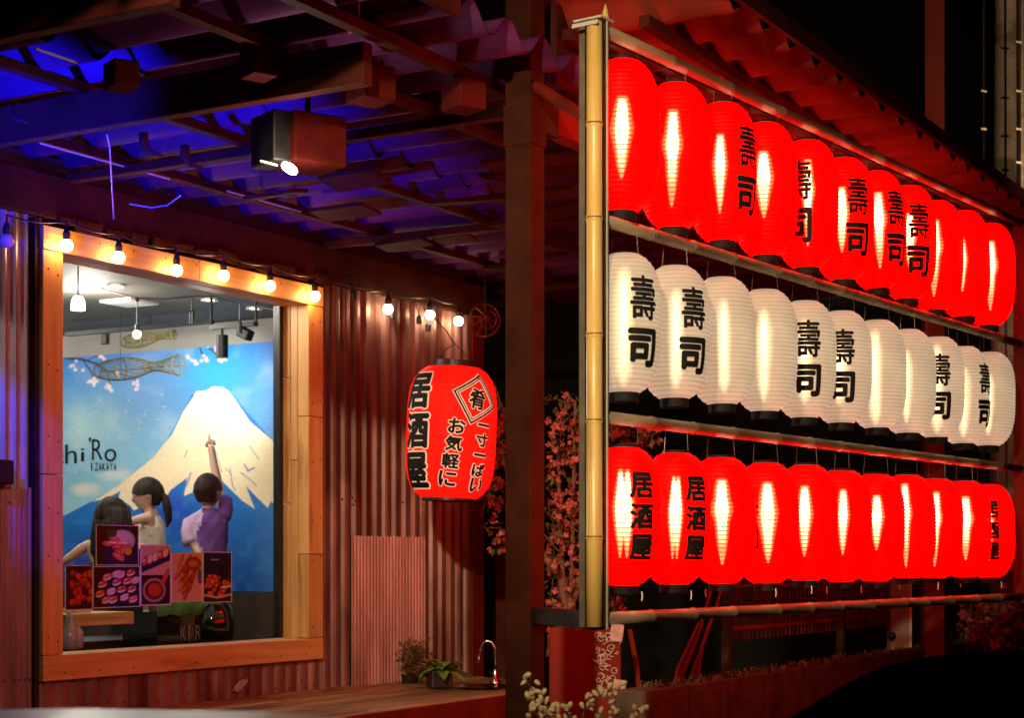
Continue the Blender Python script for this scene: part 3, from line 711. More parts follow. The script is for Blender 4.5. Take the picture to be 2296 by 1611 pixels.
for i in range(n+1):
    s = g0[0] + (g1[0]-g0[0])*i/n; w_ = .006*math.sin(i*1.7)
    gm_.v += [(s, .355+w_, g0[2]-.005*math.sin(i)), (s, .355+w_*.5, g0[2]+.075), (s, .62, g0[2]+.08)]
for i in range(n): gm_.f += [(3*i,3*i+3,3*i+4,3*i+1),(3*i+1,3*i+4,3*i+5,3*i+2)]
th.part("drape", gm_, M['cloth_green'], smooth=True)
# white paper on the counter at right
single("menu_card", "small white card on the dark counter near the right jamb", "card", MB().box(1.55,1.66,.7,.9,1.301,1.305), M['white_paint'], F=WF)

# ------------------------------------------------------------------ people
def skin_mesh(nodes, edges, name):
    """nodes: (x,y,z,rx[,ry]); a skinned, smoothed surface; first node is the root"""
    me = bpy.data.meshes.new(name); me.from_pydata([q[:3] for q in nodes], edges, [])
    o = bpy.data.objects.new(name, me); COL.objects.link(o)
    m = o.modifiers.new("skin", 'SKIN'); m.use_smooth_shade = True
    if not me.skin_vertices: 
        bm = bmesh.new(); bm.from_mesh(me); bm.verts.layers.skin.verify(); bm.to_mesh(me); bm.free()
    for i, q in enumerate(nodes):
        sv = me.skin_vertices[0].data[i]; sv.radius = (q[3], q[4] if len(q) > 4 else q[3]); sv.use_root = (i == 0)
    sb = o.modifiers.new("sub", 'SUBSURF'); sb.levels = 2; sb.render_levels = 2
    bpy.context.view_layer.update()
    dg = bpy.context.evaluated_depsgraph_get(); ev = o.evaluated_get(dg); em = ev.to_mesh()
    vs = [tuple(v.co) for v in em.vertices]; fs = [tuple(p.vertices) for p in em.polygons]; ev.to_mesh_clear()
    bpy.data.objects.remove(o); return vs, fs
def chain(k0, n): return [(k0 + i, k0 + i + 1) for i in range(n)]
def head_shape(mb, c, h, yaw=0, pitch=0):
    """head of height h that faces -y, turned by yaw"""
    w = h * .37; cy_, sy_ = math.cos(yaw), math.sin(yaw)
    def place(q):
        y = q.y*math.cos(pitch) - q.z*math.sin(pitch); z = q.y*math.sin(pitch) + q.z*math.cos(pitch)
        return Vector((c[0] + cy_*q.x - sy_*y, c[1] + sy_*q.x + cy_*y, c[2] + z))
    def fn(p):
        x, y, z = p.x, p.y, p.z; t = z / (h*.5)
        x *= 1 - .32*max(0, -t)**1.5; y *= 1.18
        if y < 0: y *= 1 - .12*max(0, t)
        if y > 0 and t < 0: y *= 1 - .5*(-t)
        if y < 0 and abs(x) < w*.22 and -.35 < t < .02: y -= h*.075*(1-abs(x)/(w*.22))*(1-abs(t+.2)/.25 if abs(t+.2) < .25 else 0)
        if y < 0 and abs(x) < w*.3 and abs(t+.52) < .07: y -= h*.018
        return place(Vector((x, y, z)))
    mb.ball((0,0,0), w, 28, 22, sz=(h*.5)/w, fn=fn)
    for sx in (-1, 1):
        mb.ball((0,0,0), h*.07, 10, 8, sz=1.5, fn=lambda p: place(Vector((p.x*.5 + sx*w*.98, p.y + h*.03, p.z - h*.03))))
        
    return place
def hair_cap(mb, c, h, yaw, back=0.0, fringe=.15, pitch=0, puff=1.1):
    w = h * .37; cy_, sy_ = math.cos(yaw), math.sin(yaw)
    m = MB(); m.ball((0,0,0), w*puff, 30, 22, sz=(h*.5)/w)
    keep = []
    for f in m.f:
        cc = sum((Vector(m.v[i]) for i in f), Vector()) / len(f); t = cc.z/(h*.5); yy = cc.y/w
        lim = fringe if yy < -.35 else (-.25 if yy < .25 else -.75 - back)
        if abs(cc.x) > w*.7 and yy < .25: lim = .0
        if t > lim: keep.append(f)
    vs = []
    for p in m.v:
        x, y, z = p[0], p[1]*1.22 + (h*.02), p[2]; t = z/(h*.5)
        if y > 0 and t < 0: y *= 1 - .35*(-t)
        j = 1 + .02*math.sin(x*230)*math.cos(z*90)
        y2 = y*math.cos(pitch) - z*math.sin(pitch); z2 = y*math.sin(pitch) + z*math.cos(pitch)
        vs.append((c[0] + (cy_*x - sy_*y2)*j, c[1] + (sy_*x + cy_*y2)*j, c[2] + z2))
    mb.add(vs, keep)
def loft(rings, n=28, m=30, fold=.0035, seed=0, keep=None):
    """cloth tube through (cx, cy, z, rx, ry) rings with shallow folds"""
    mb = MB(); rows_ = []; L_ = len(rings) - 1
    for i in range(m + 1):
        t = i / m * L_; j = min(int(t), L_ - 1); f = t - j; f = f*f*(3-2*f); a, b = rings[j], rings[j+1]
        rows_.append([a[q] + (b[q]-a[q])*f for q in range(5)])
    for cx, cy_, z, rx, ry in rows_:
        for k in range(n):
            a = 2*math.pi*k/n; w = fold*(math.sin(a*5 + z*38 + seed) + .7*math.sin(a*9 - z*60 + seed*2))
            ca, sa = math.cos(a), math.sin(a); e = .8
            mb.v.append((cx + (rx+w)*math.copysign(abs(ca)**e, ca), cy_ + (ry+w)*math.copysign(abs(sa)**e, sa), z + w*.6))
    for i in range(m):
        for k in range(n):
            f = (i*n+k, i*n+(k+1)%n, (i+1)*n+(k+1)%n, (i+1)*n+k)
            if keep is None or keep(sum(mb.v[q][0] for q in f)/4, sum(mb.v[q][2] for q in f)/4): mb.f.append(f)
    return mb
def to_m(vs, fs):
    m = MB(); m.v = list(vs); m.f = list(fs); return m
M['shirt_p'] = mat("purple_shirt", (.20,.06,.34,1), (.28,.10,.44,1), rough=.8, scale=10)
M['shirt_l'] = mat("lilac_shirt", (.72,.46,.78,1), (.80,.56,.84,1), rough=.8, scale=10)
M['dress'] = mat("cream_spotted_dress", (.80,.74,.60,1), (.88,.82,.70,1), rough=.8, scale=60, c3=(.40,.20,.08,1), spots=.6, detail=2)
M['jeans'] = mat("dark_jeans", (.02,.022,.05,1), (.05,.055,.10,1), rough=.85, scale=30)
M['top_dark'] = mat("dark_top", (.015,.012,.014,1), (.03,.022,.022,1), rough=.8, scale=20)
M['eye'] = mat("dark_eye", g(.01), rough=.2)
FL = .4                                                       # room floor

def person(label, base, yaw, H, nodes_fn, F=GF): pass
# --- boy in a purple shirt, seen from behind, right arm raised to point at the mountain top
by = 10.0
bh = at(467, 1101, by)                                        # head centre
th = Thing("person", "boy in a purple and lilac t-shirt seen from behind, pointing up at the mountain", "person", (bh.x, by, .85))
sh = at(462, 1152, by).z                                      # shoulder height
hx = bh.x
fx = lambda u: (u-1148)/3900*by
elb = (fx(474), by+.22, at(0,1085,by).z); wr = (fx(457), by+.26, at(0,1004,by).z)
nodes = [(hx, by+.02, 1.60, .085, .07), (hx-.005, by, 1.75, .07, .06), (hx-.005, by, sh-.05, .05, .045), (hx, by, sh+.03, .036, .036), (bh.x, by, bh.z-.04, .035, .035),
         (hx-.085, by, sh-.02, .032), (fx(425), by-.02, sh-.13, .030), (fx(455), by-.09, sh-.24, .024), (fx(470), by-.06, sh-.30, .018),
         (hx+.08, by+.03, sh-.01, .032), elb[:3] + (.031,), wr + (.021,), (fx(453), by+.27, at(0,992,by).z, .020),
         (hx-.055, by, 1.50, .06), (hx-.06, by, 1.22, .045), (hx-.06, by, .90, .03), (hx-.06, by+.09, .87, .025),
         (hx+.055, by, 1.50, .06), (hx+.06, by, 1.22, .045), (hx+.06, by, .90, .03), (hx+.06, by+.09, .87, .025)]
edges = [(0,1),(1,2),(2,3),(3,4),(2,5),(5,6),(6,7),(7,8),(2,9),(9,10),(10,11),(11,12),(0,13),(13,14),(14,15),(15,16),(0,17),(17,18),(18,19),(19,20)]
bodym = to_m(*skin_mesh(nodes, edges, "b"))
hp = Vector((fx(452), by+.27, at(0,990,by).z))
bodym.tube([hp, hp+Vector((-.004,0,.03)), hp+Vector((-.006,0,.062))], [.0085,.008,.006], 8)         # pointing finger
for k in range(3): 
    o_ = Vector((.010+.009*k, -.008, .004-.004*k)); bodym.tube([hp+o_, hp+o_+Vector((0,-.006,.020)), hp+o_+Vector((-.002,-.020,.012)), hp+o_+Vector((-.003,-.016,.0))], [.008,.0078,.007,.006], 8)
bodym.tube([hp+Vector((-.012,-.004,-.015)), hp+Vector((-.020,-.012,.003)), hp+Vector((-.010,-.018,.014))], [.009,.008,.006], 8)
hl = Vector((fx(470), by-.06, sh-.31))
for k in range(5): bodym.tube([hl+Vector((.006*k-.012,0,0)), hl+Vector((.012+.004*k,-.012,-.02)), hl+Vector((.022+.002*k,-.02,-.034))], [.007,.0065,.005], 6)
head_shape(bodym, bh, .195, yaw=math.pi*.86)
th.part("body", bodym, M['skin'], smooth=True)
hm = MB(); hair_cap(hm, bh, .195, math.pi*.86, back=-.1, fringe=.35, puff=1.07); th.part("hair", hm, M['hair'], smooth=True)
tr_ = [(hx+.008, by, 1.58, .108, .085), (hx+.006, by, 1.68, .100, .080), (hx+.004, by, 1.80, .104, .080), (hx+.002, by, sh-.05, .112, .078), (hx, by, sh-.012, .098, .066), (hx, by, sh+.018, .050, .048), (hx, by, sh+.03, .040, .040)]
cut = lambda x, z: hx - .038 + .02*math.sin(z*30)
th.part("shirt", loft(tr_, 40, 40, keep=lambda x, z: x >= cut(x, z)), M['shirt_p'], smooth=True)
th.part("shirt_side", loft(tr_, 40, 40, keep=lambda x, z: x < cut(x, z)), M['shirt_l'], smooth=True, label="lilac left side of the purple shirt")
th.part("sleeve", MB().tube([(hx-.075, by, sh-.035), (hx-.10, by-.012, sh-.055), (fx(425), by-.028, sh-.105), (fx(429), by-.04, sh-.155), (fx(432), by-.045, sh-.172)], [.034,.046,.046,.047,.048], 18), M['shirt_l'], smooth=True, label="short lilac sleeve on the lowered arm")
th.part("sleeve", MB().tube([(hx+.06, by+.01, sh-.045), (hx+.085, by+.03, sh-.01), (hx+.088, by+.07, sh+.03), (hx+.075, by+.13, sh+.08)], [.04,.046,.044,.043], 18), M['shirt_p'], smooth=True)
cn = [(hx, by, 1.58, .10,.08), (hx-.055, by, 1.48, .068), (hx-.06, by, 1.2, .055), (hx+.055, by, 1.48, .068), (hx+.06, by, 1.2, .055)]
th.part("shorts", to_m(*skin_mesh(cn, [(0,1),(1,2),(0,3),(3,4)], "s")), M['jeans'], smooth=True)
# --- girl in profile, ponytail, sleeveless cream dress
gy = 9.95
fx = lambda u: (u-1148)/3900*gy
gh = at(330, 1111, gy); sh = at(0,1160,gy).z; hx = fx(341)
th = Thing("person", "small girl with a black ponytail in a sleeveless cream dress, seen in profile", "person", (hx, gy, .85))
nodes = [(hx, gy, 1.60, .07,.06), (hx, gy, 1.76, .062,.055), (hx, gy, sh-.03, .065,.055), (fx(338), gy, sh+.045, .03), (gh.x+.008, gy, gh.z-.04, .032),
         (hx-.01, gy-.07, sh-.005, .034), (fx(312), gy-.10, sh-.02, .027), (fx(288), gy-.11, sh-.05, .021), (fx(268), gy-.11, sh-.08, .016),
         (hx+.0, gy+.07, sh-.005, .034), (fx(320), gy+.12, sh-.06, .026), (fx(290), gy+.12, sh-.05, .02),
         (hx, gy-.045, 1.48, .055), (hx, gy-.05, 1.2, .04), (hx, gy-.05, .90, .028), (hx-.08, gy-.05, .87, .024),
         (hx, gy+.045, 1.48, .055), (hx, gy+.05, 1.2, .04), (hx, gy+.05, .90, .028), (hx-.08, gy+.05, .87, .024)]
edges = [(0,1),(1,2),(2,3),(3,4),(2,5),(5,6),(6,7),(7,8),(2,9),(9,10),(10,11),(0,12),(12,13),(13,14),(14,15),(0,16),(16,17),(17,18),(18,19)]
bodym = to_m(*skin_mesh(nodes, edges, "b"))
hl = Vector((fx(268), gy-.11, sh-.08))
for k in range(5): bodym.tube([hl+Vector((0,.006*k-.012,0)), hl+Vector((-.02,.006*k-.012,-.006)), hl+Vector((-.035,.005*k-.01,-.018))], [.0065,.006,.005], 6)
pl = head_shape(bodym, gh, .185, yaw=R(-80), pitch=R(8))
th.part("body", bodym, M['skin'], smooth=True)
em_ = MB()
for sx in (-1,1): em_.ball(tuple(pl(Vector((sx*.027,-.070,-.004)))), .0065, 8, 6)
th.part("eye", em_, M['eye'], smooth=True)
hm = MB(); hair_cap(hm, (gh.x+.004, gh.y, gh.z+.003), .185, R(-80), back=.0, fringe=.08, pitch=R(8), puff=1.12)
pt0 = Vector((gh.x+.075, gh.y-.01, gh.z+.015))
hm.tube([pt0+Vector((-.03,0,.01)), pt0, pt0+Vector((.03,0,-.03)), pt0+Vector((.045,0,-.10)), pt0+Vector((.05,0,-.16)), pt0+Vector((.04,0,-.20))], [.02,.014,.024,.026,.02,.004], 12)
th.part("hair", hm, M['hair'], smooth=True)
tr_ = [(hx, gy, 1.46, .13, .12), (hx, gy, 1.60, .098, .09), (hx, gy, 1.74, .078, .075), (hx, gy, sh-.06, .074, .078), (hx, gy, sh-.015, .058, .064), (hx, gy, sh+.008, .038, .046)]
th.part("dress", loft(tr_, 36, 36, .0025, 2), M['dress'], smooth=True)
# --- woman with long black hair bent forward behind the prints
wy = 9.3
fx = lambda u: (u-1148)/3900*wy
wh = at(252, 1160, wy); hx = fx(262)
th = Thing("person", "woman with long black hair seen from behind, leaning left behind the prints", "person", (hx, wy, .4))
sh = wh.z - .17
nodes = [(hx+.06, wy, 1.15, .13,.1), (hx+.05, wy, 1.38, .11,.08), (hx+.02, wy, sh-.03, .13,.08), (hx, wy, sh+.06, .045), (wh.x, wy, wh.z-.05, .045),
         (hx-.13, wy-.02, sh-.02, .05), (fx(205), wy-.03, at(0,1218,wy).z, .038), (fx(172), wy-.03, at(0,1242,wy).z, .028), (fx(142), wy-.03, at(0,1262,wy).z, .02),
         (hx+.16, wy, sh-.02, .05), (hx+.20, wy+.03, sh-.24, .038), (hx+.16, wy+.16, sh-.38, .028), (hx+.10, wy+.22, sh-.38, .022),
         (hx+.0, wy+.02, 1.08, .09), (hx-.03, wy+.38, 1.02, .07), (hx-.03, wy+.42, .62, .05), (hx-.03, wy+.45, .44, .035),
         (hx+.14, wy+.02, 1.08, .09), (hx+.17, wy+.38, 1.02, .07), (hx+.17, wy+.42, .62, .05), (hx+.17, wy+.45, .44, .035)]
edges = [(0,1),(1,2),(2,3),(3,4),(2,5),(5,6),(6,7),(7,8),(2,9),(9,10),(10,11),(11,12),(0,13),(13,14),(14,15),(15,16),(0,17),(17,18),(18,19),(19,20)]
bodym = to_m(*skin_mesh(nodes, edges, "b"))
hl = Vector((fx(142), wy-.03, at(0,1262,wy).z))
for k in range(5): bodym.tube([hl+Vector((0,.009*k-.018,0)), hl+Vector((-.03,.009*k-.018,-.012)), hl+Vector((-.05,.008*k-.016,-.03))], [.009,.0085,.006], 6)
head_shape(bodym, wh, .215, yaw=R(150)); th.part("body", bodym, M['skin'], smooth=True)
hm = MB(); hair_cap(hm, wh, .215, R(150), back=.2, fringe=.25, puff=1.06)
for k in range(15):
    a = R(-100) + R(200)*k/14; d0 = Vector((math.sin(a)*.085, -math.cos(a)*.085, 0))
    hm.tube([wh+d0*.8+Vector((0,0,.05)), wh+d0*1.0+Vector((0,0,-.06)), wh+d0*1.08+Vector((-.01,0,-.16)), wh+d0*1.0+Vector((-.015,0,-.27))], [.024,.026,.022,.008], 8)
th.part("hair", hm, M['hair'], smooth=True)
cn = [(hx+.06, wy, 1.12, .15,.12), (hx+.05, wy, 1.38, .13,.1), (hx+.02, wy, sh-.03, .145,.095), (hx-.13, wy-.02, sh-.02, .06), (fx(226), wy-.025, at(0,1210,wy).z, .052), (hx+.16, wy, sh-.02, .06), (hx+.20, wy+.03, sh-.2, .05)]
th.part("top", to_m(*skin_mesh(cn, [(0,1),(1,2),(2,3),(3,4),(2,5),(5,6)], "s")), M['top_dark'], smooth=True)
cn = [(hx+.06, wy, 1.12, .14,.11), (hx+.0, wy+.02, 1.07, .10), (hx-.03, wy+.38, 1.02, .082), (hx-.03, wy+.42, .55, .06), (hx+.14, wy+.02, 1.07, .10), (hx+.17, wy+.38, 1.02, .082), (hx+.17, wy+.42, .55, .06)]
th.part("jeans", to_m(*skin_mesh(cn, [(0,1),(1,2),(2,3),(0,4),(4,5),(5,6)], "s")), M['jeans'], smooth=True)
# the bench the children stand on and the stool the woman sits on
bw_ = to_wall((fx(400), 10.0, 0))
bn = Thing("bench", "long dark bench in the room that the two children stand on", "bench", (bw_[0], bw_[1], .4), WF)
bn.part("seat", MB().box(1.75, 3.2, 1.0, 1.75, .80, .85), M['dark_in'], bevel=.005)
for s_ in (1.82, 3.1):
    for d_ in (1.06, 1.66): bn.part("leg", MB().box(s_, s_+.06, d_, d_+.06, .4, .8), M['dark_in'])
st = Thing("stool", "round dark stool under the seated woman", "stool", (hx+.07, wy, .4))
st.part("seat", MB().lathe([(.17,.56),(.18,.58),(.18,.6),(.001,.61)], (hx+.07, wy, .4), 24, capb=True), M['dark_in'], smooth=True)
st.part("stem", MB().tube([(hx+.07, wy, .41),(hx+.07, wy, .97)], .025), M['chrome']); st.part("foot", MB().lathe([(.18,0),(.17,.02),(.02,.03)], (hx+.07, wy, .4), 24, capb=True), M['chrome'])

# ------------------------------------------------------------------ porch roof over the patio
ZR = 3.425
roof = Thing("porch_roof", "low porch roof of broad waved sheets on dark timber purlins and rafters", "roof", (0,-1.2,3.2), WF)
def wavy(s0, s1, d0, d1, z, pitch=.235, amp=.042, n=10):
    mb = MB(); k = int((s1-s0)/pitch*n); dn = 2
    for side in (0, .004):
        b = len(mb.v)
        for i in range(k+1):
            s = s0 + (s1-s0)*i/k; w = amp*math.sin(2*math.pi*s/pitch)
            for j in range(dn): mb.v.append((s, d0 + (d1-d0)*j/(dn-1), z + w + side))
        for i in range(k): mb.f.append((b+i*2, b+i*2+1, b+i*2+3, b+i*2+2) if side else (b+i*2, b+i*2+2, b+i*2+3, b+i*2+1))
    return mb
for i in range(9):
    s = -2.6 + i*.9
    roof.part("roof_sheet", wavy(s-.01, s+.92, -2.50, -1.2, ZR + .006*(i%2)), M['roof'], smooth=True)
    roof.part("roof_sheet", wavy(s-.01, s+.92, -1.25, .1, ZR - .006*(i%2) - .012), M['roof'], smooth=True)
for d in (.31, .965, 1.85, 2.22):
    for a, b in ((-2.6, .6), (.605, 3.1), (3.105, 5.4)):
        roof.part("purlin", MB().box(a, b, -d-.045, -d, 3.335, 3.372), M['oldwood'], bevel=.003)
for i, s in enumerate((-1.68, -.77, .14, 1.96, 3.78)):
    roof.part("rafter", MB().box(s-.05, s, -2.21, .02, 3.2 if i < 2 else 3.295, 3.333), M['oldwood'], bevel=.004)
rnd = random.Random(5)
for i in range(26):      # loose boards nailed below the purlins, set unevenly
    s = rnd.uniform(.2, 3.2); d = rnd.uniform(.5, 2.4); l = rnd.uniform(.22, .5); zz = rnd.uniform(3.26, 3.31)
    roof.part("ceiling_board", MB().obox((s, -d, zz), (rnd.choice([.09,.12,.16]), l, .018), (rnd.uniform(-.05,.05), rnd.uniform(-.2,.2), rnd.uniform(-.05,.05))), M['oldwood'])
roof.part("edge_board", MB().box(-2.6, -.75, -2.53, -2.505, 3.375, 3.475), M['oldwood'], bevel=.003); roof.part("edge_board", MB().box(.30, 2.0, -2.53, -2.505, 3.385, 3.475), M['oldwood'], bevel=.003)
# highlights along the purlin edges, built as thin pale strips
for u0, v0, u1, v1 in ((90,320,415,396),(510,428,700,471),(80,108,185,138)):
    A_, B_ = ceil_at(u0, v0, 3.325), ceil_at(u1, v1, 3.325)
    roof.part("pale_edge_line", MB().tube([A_, (B_[0], A_[1], 3.325)], .0045, 6), M['zinc'])
# higher strip of roof above the lantern rack
r2 = Thing("rack_roof", "raised strip of waved roof above the lantern rack, lit red from below", "roof", (0,-2.75,3.5), WF)
for i in range(6):
    s = .06 + i*.95
    r2.part("roof_sheet", wavy(s, s+.955, -3.04 if i < 8 else -2.9, -2.35, 3.62 + .004*(i%2), .26, .055, 12), M['roof_reddened'], smooth=True)
for d in (2.44, 2.74): r2.part("purlin", MB().box(.06, 5.7, -d-.04, -d, 3.525, 3.565), M['oldwood'], bevel=.003)
r2.part("edge_board", MB().box(.06, 5.6, -3.065, -3.045, 3.60, 3.665), M["oldwood"])
r2.part("fascia", MB().box(.06, 5.7, -2.42, -2.395, 3.38, 3.66), M['oldwood'])

# hanging boxes under the roof
def hang_box(label, u, v, y, w, h, name="hanging_box", rz=0, dep=None):
    c = at(u, v, y); dep = dep or w
    w *= .9
    th = Thing(name, label, "speaker", (c.x, c.y, c.z-h/2), rz=0, group="small boxes hung under the porch roof")
    a = R(35) + rz
    th.part("body", MB().obox(c, (w, dep, h), (0, 0, a)), M['box_red'], bevel=.006)
    for sx in (-1, 1):
        p = c + Vector((math.cos(a)*sx*w*.35, math.sin(a)*sx*w*.35, h/2)); th.part("bracket", MB().tube([p, (p.x, p.y, 3.34)], .006, 6), M['steel'])
hang_box("small red box hung under the roof near the top left, above the blue panel", 272, 170, 5.75, .10, .09)
hang_box("small red box hung under the roof left of the lit lamp box's cable", 580, 140, 5.6, .10, .10)
hang_box("red box hung under the roof up and right of the lit lamp", 832, 192, 5.7, .13, .11)
hang_box("small red box under the roof close to the dark steel post", 1040, 215, 5.9, .12, .10)
fl = at(690, 322, 5.9)
th = Thing("lamp_box", "dark box lamp under the porch roof with a glaring white light below", "lamp", (fl.x, fl.y, fl.z-.12))
th.part("housing", MB().obox(fl, (.20, .19, .17), (0, 0, R(35))), M['box_red'], bevel=.008)
hood = Vector((fl.x-.115, fl.y-.05, fl.z+.0)); th.part("hood", MB().obox(hood, (.075, .17, .17), (0, 0, R(35))), M['black'], bevel=.006)
lp = at(649, 377, 5.72); th.part("lens", MB().ball(lp, .022, 16, 10, fn=lambda p: Vector((lp.x+(p.x-lp.x)*1.2, p.y, lp.z+(p.z-lp.z)*.8 - (p.x-lp.x)*.5))), glow("white_glare", (1,.85,.7), 45), smooth=True)
th.part("strap", MB().tube([(fl.x,fl.y,fl.z+.08),(fl.x,fl.y,3.34)], .01), M['steel'])
th.part("lip", MB().tube([at(584,360,5.75), at(622,370,5.75)], .004, 6), M['zinc'])
lamp("lamp_box_light", (lp.x, lp.y-.02, lp.z-.05), 5, (1,.85,.7), .03)
# cables under the roof
for pts, lab, m_ in (([(240,302,6.2),(246,330,6.3),(250,400,6.6),(255,490,7.0)], "thin cord hanging from the roof above the window", 'zinc'),
                  ([(290,457,6.9),(340,465,6.9),(375,460,6.85),(405,438,6.8)], "sagging loop of cable under the blue lit rafter", 'zinc'),
                  ([(20,235,6.0),(32,262,6.0),(60,272,6.0)], "short curled cable on the blue panel at the left edge", 'black')):
    single("cable", lab, "cable", MB().tube([at(*p) for p in pts], .003 if m_ == 'zinc' else .008, 6), M[m_])
for (u, v, lab) in ((322,322,"dark hook on the blue roof panel, left one of two"), (415,350,"dark hook on the blue roof panel, right one of two")):
    p = at(u, v, 6.45); single("roof_hook", lab, "hook", MB().tube([p+Vector((0,0,.04)), p, p+Vector((.02,0,-.03)), p+Vector((.07,0,-.045))], [.018,.018,.012,.006], 8), M['oldwood'], smooth=True)

# ------------------------------------------------------------------ steel post and cross beams in front
pp = to_wall(at(1177, 1253, 6.0))
post = Thing("steel_post", "tall dark square steel post standing between the wall and the lantern rack", "post", (pp[0], pp[1], 0), WF)
post.part("shaft", MB().box(pp[0]-.05, pp[0]+.05, pp[1]-.05, pp[1]+.05, .01, 4.6), M['post'], bevel=.003)
post.part("base_plate", MB().box(pp[0]-.1, pp[0]+.1, pp[1]-.1, pp[1]+.1, .0045, .02), M['steel'])
post.part("collar", MB().box(pp[0]-.054, pp[0]+.054, pp[1]-.054, pp[1]+.054, 3.12, 3.26), M['post'])
bm_ = Thing("roof_beam", "red lit beam running from the steel post toward the back", "beam", (pp[0], pp[1], 3.25), WF)
bm_.part("beam", MB().box(pp[0]+.06, 5.2, pp[1]-.035, pp[1]+.035, 3.20, 3.333), M['redpaint'], bevel=.003)
bm_.part("shoe", MB().box(pp[0]+.056, pp[0]+.16, pp[1]-.045, pp[1]+.045, 3.18, 3.30), M['steel'])

# ------------------------------------------------------------------ lantern rack
rack = Thing("lantern_rack", "bamboo pole rack with four long rails that carries three rows of lanterns", "rack", (0,0,1.3), RF)
def bamboo_pole(p0, p1, r, nodes, name, matl, parent=None):
    p0, p1 = Vector(p0), Vector(p1); L_ = (p1-p0).length; pts, rs = [], []
    jit = random.Random(int(L_*100) + len(name))
    for i in range(nodes + 1):
        t = (i + (jit.uniform(-.12,.12) if 0 < i < nodes else 0)) / nodes
        if 0 < i < nodes:
            e = .007 / L_
            for dt, k in ((-2.2*e,1.0),(-e,1.05),(-.45*e,1.14),(0,.80),(.45*e,1.12),(1.2*e,1.0)): pts.append(p0+(p1-p0)*(t+dt)); rs.append(r*k*(1-.04*t))
        else: pts.append(p0+(p1-p0)*t); rs.append(r*(1-.04*t))
    mb = MB(); b = len(mb.v); d = (p1-p0).normalized(); x = (Vector((0,0,1)) if abs(d.z) < .9 else Vector((1,0,0))).cross(d).normalized(); y = d.cross(x); n = 16
    for p, q in zip(pts, rs):
        for k in range(n): mb.v.append(tuple(p + (x*math.cos(2*math.pi*k/n)+y*math.sin(2*math.pi*k/n))*q))
    for i in range(len(pts)-1):
        for k in range(n): mb.f.append((b+i*n+k, b+i*n+(k+1)%n, b+(i+1)*n+(k+1)%n, b+(i+1)*n+k))
    mb.f.append(tuple(range(n))[::-1]); mb.f.append(tuple(len(mb.v)-n+k for k in range(n)))
    o = rack.part(name, mb, matl, smooth=True, parent=parent); ng = MB()
    for i in range(6, len(pts)-1, 6): ng.tube([pts[i-2]-d*.002, pts[i-2]+d*.003], r*1.035, 16, cap=False)
    rack.part("node_ring", ng, M['node'], parent=o, stuff=True, smooth=True); return o
RL = 3.84
# row rails (bamboo) in front of a steel tube
railz = [3.350, 2.757, 2.142, 1.512]
bamboo_pole((-.032, 0, 1.488), (-.032, 0, 3.365), .0258, 6, "bamboo_post", M['bamboo'])
for i, z in enumerate(railz):
    mt_ = M['bamboo_h'] if i else M['redpaint']
    bamboo_pole((.014, -.005, z), (RL, -.005, z), .020, 13 if i else 9, "bamboo_rail", M['bamboo_h'])
rack.part("frame_upright", MB().box(0, .012, -.027, .060, 1.485, 3.372), M['steel'], bevel=.002)
rack.part("frame_upright", MB().box(-.012, .010, .061, .070, 1.485, 3.372), M['frame_steel'], bevel=.001)
rack.part("frame_upright", MB().box(-.016, -.0125, .046, .066, 1.485, 3.372), M['frame_steel'])
rack.part("pale_edge_line", MB().box(-.008, -.001, -.031, -.0280, 1.48, 3.372), M['zinc'])
rack.part("frame_upright", MB().box(RL, RL+.05, -.03, .03, 1.48, 3.375), M['redpaint'], bevel=.002)
cpz = MB(); 
rack.part("cap_plate", MB().box(-.045, .03, -.033, .070, 3.374, 3.380), M['zinc']); rack.part("cap_plate", MB().box(-.062, -.058, -.03, .064, 3.350, 3.362), M['zinc'])
rack.part("steel_rail", MB().box(.014, RL, .022, .05, 3.335, 3.36), M['steel'])
single("spirit_peg", "short pointed bamboo tip sticking up from the rack corner", "peg", MB().tube([(.0,-.02,3.381),(.0,-.02,3.40),(.0,-.02,3.425)], [.012,.009,.002], 8), M['bamboo'], F=RF)
# crossbars to the steel post
A_ = at(1190, 1386, 6.0); B_ = at(1318, 1386, 5.45)
single("crossbar", "dark low crossbar from the steel post to the lantern rack", "bar", MB().obox((A_+B_)/2 + Vector((.02,0,0)), ((A_-B_).length+.06, .05, .055), (0, math.atan2(A_.z-B_.z,(A_-B_).length)*-0, math.atan2(B_.y-A_.y, B_.x-A_.x))), M['steel'])
A_ = at(1190, 190, 6.0); B_ = at(1312, 262, 5.45)
single("crossbar", "red lit upper arm from the steel post to the top of the rack", "bar", MB().tube([A_, at(1215,200,5.9), B_], .02, 8), M['redpaint'])

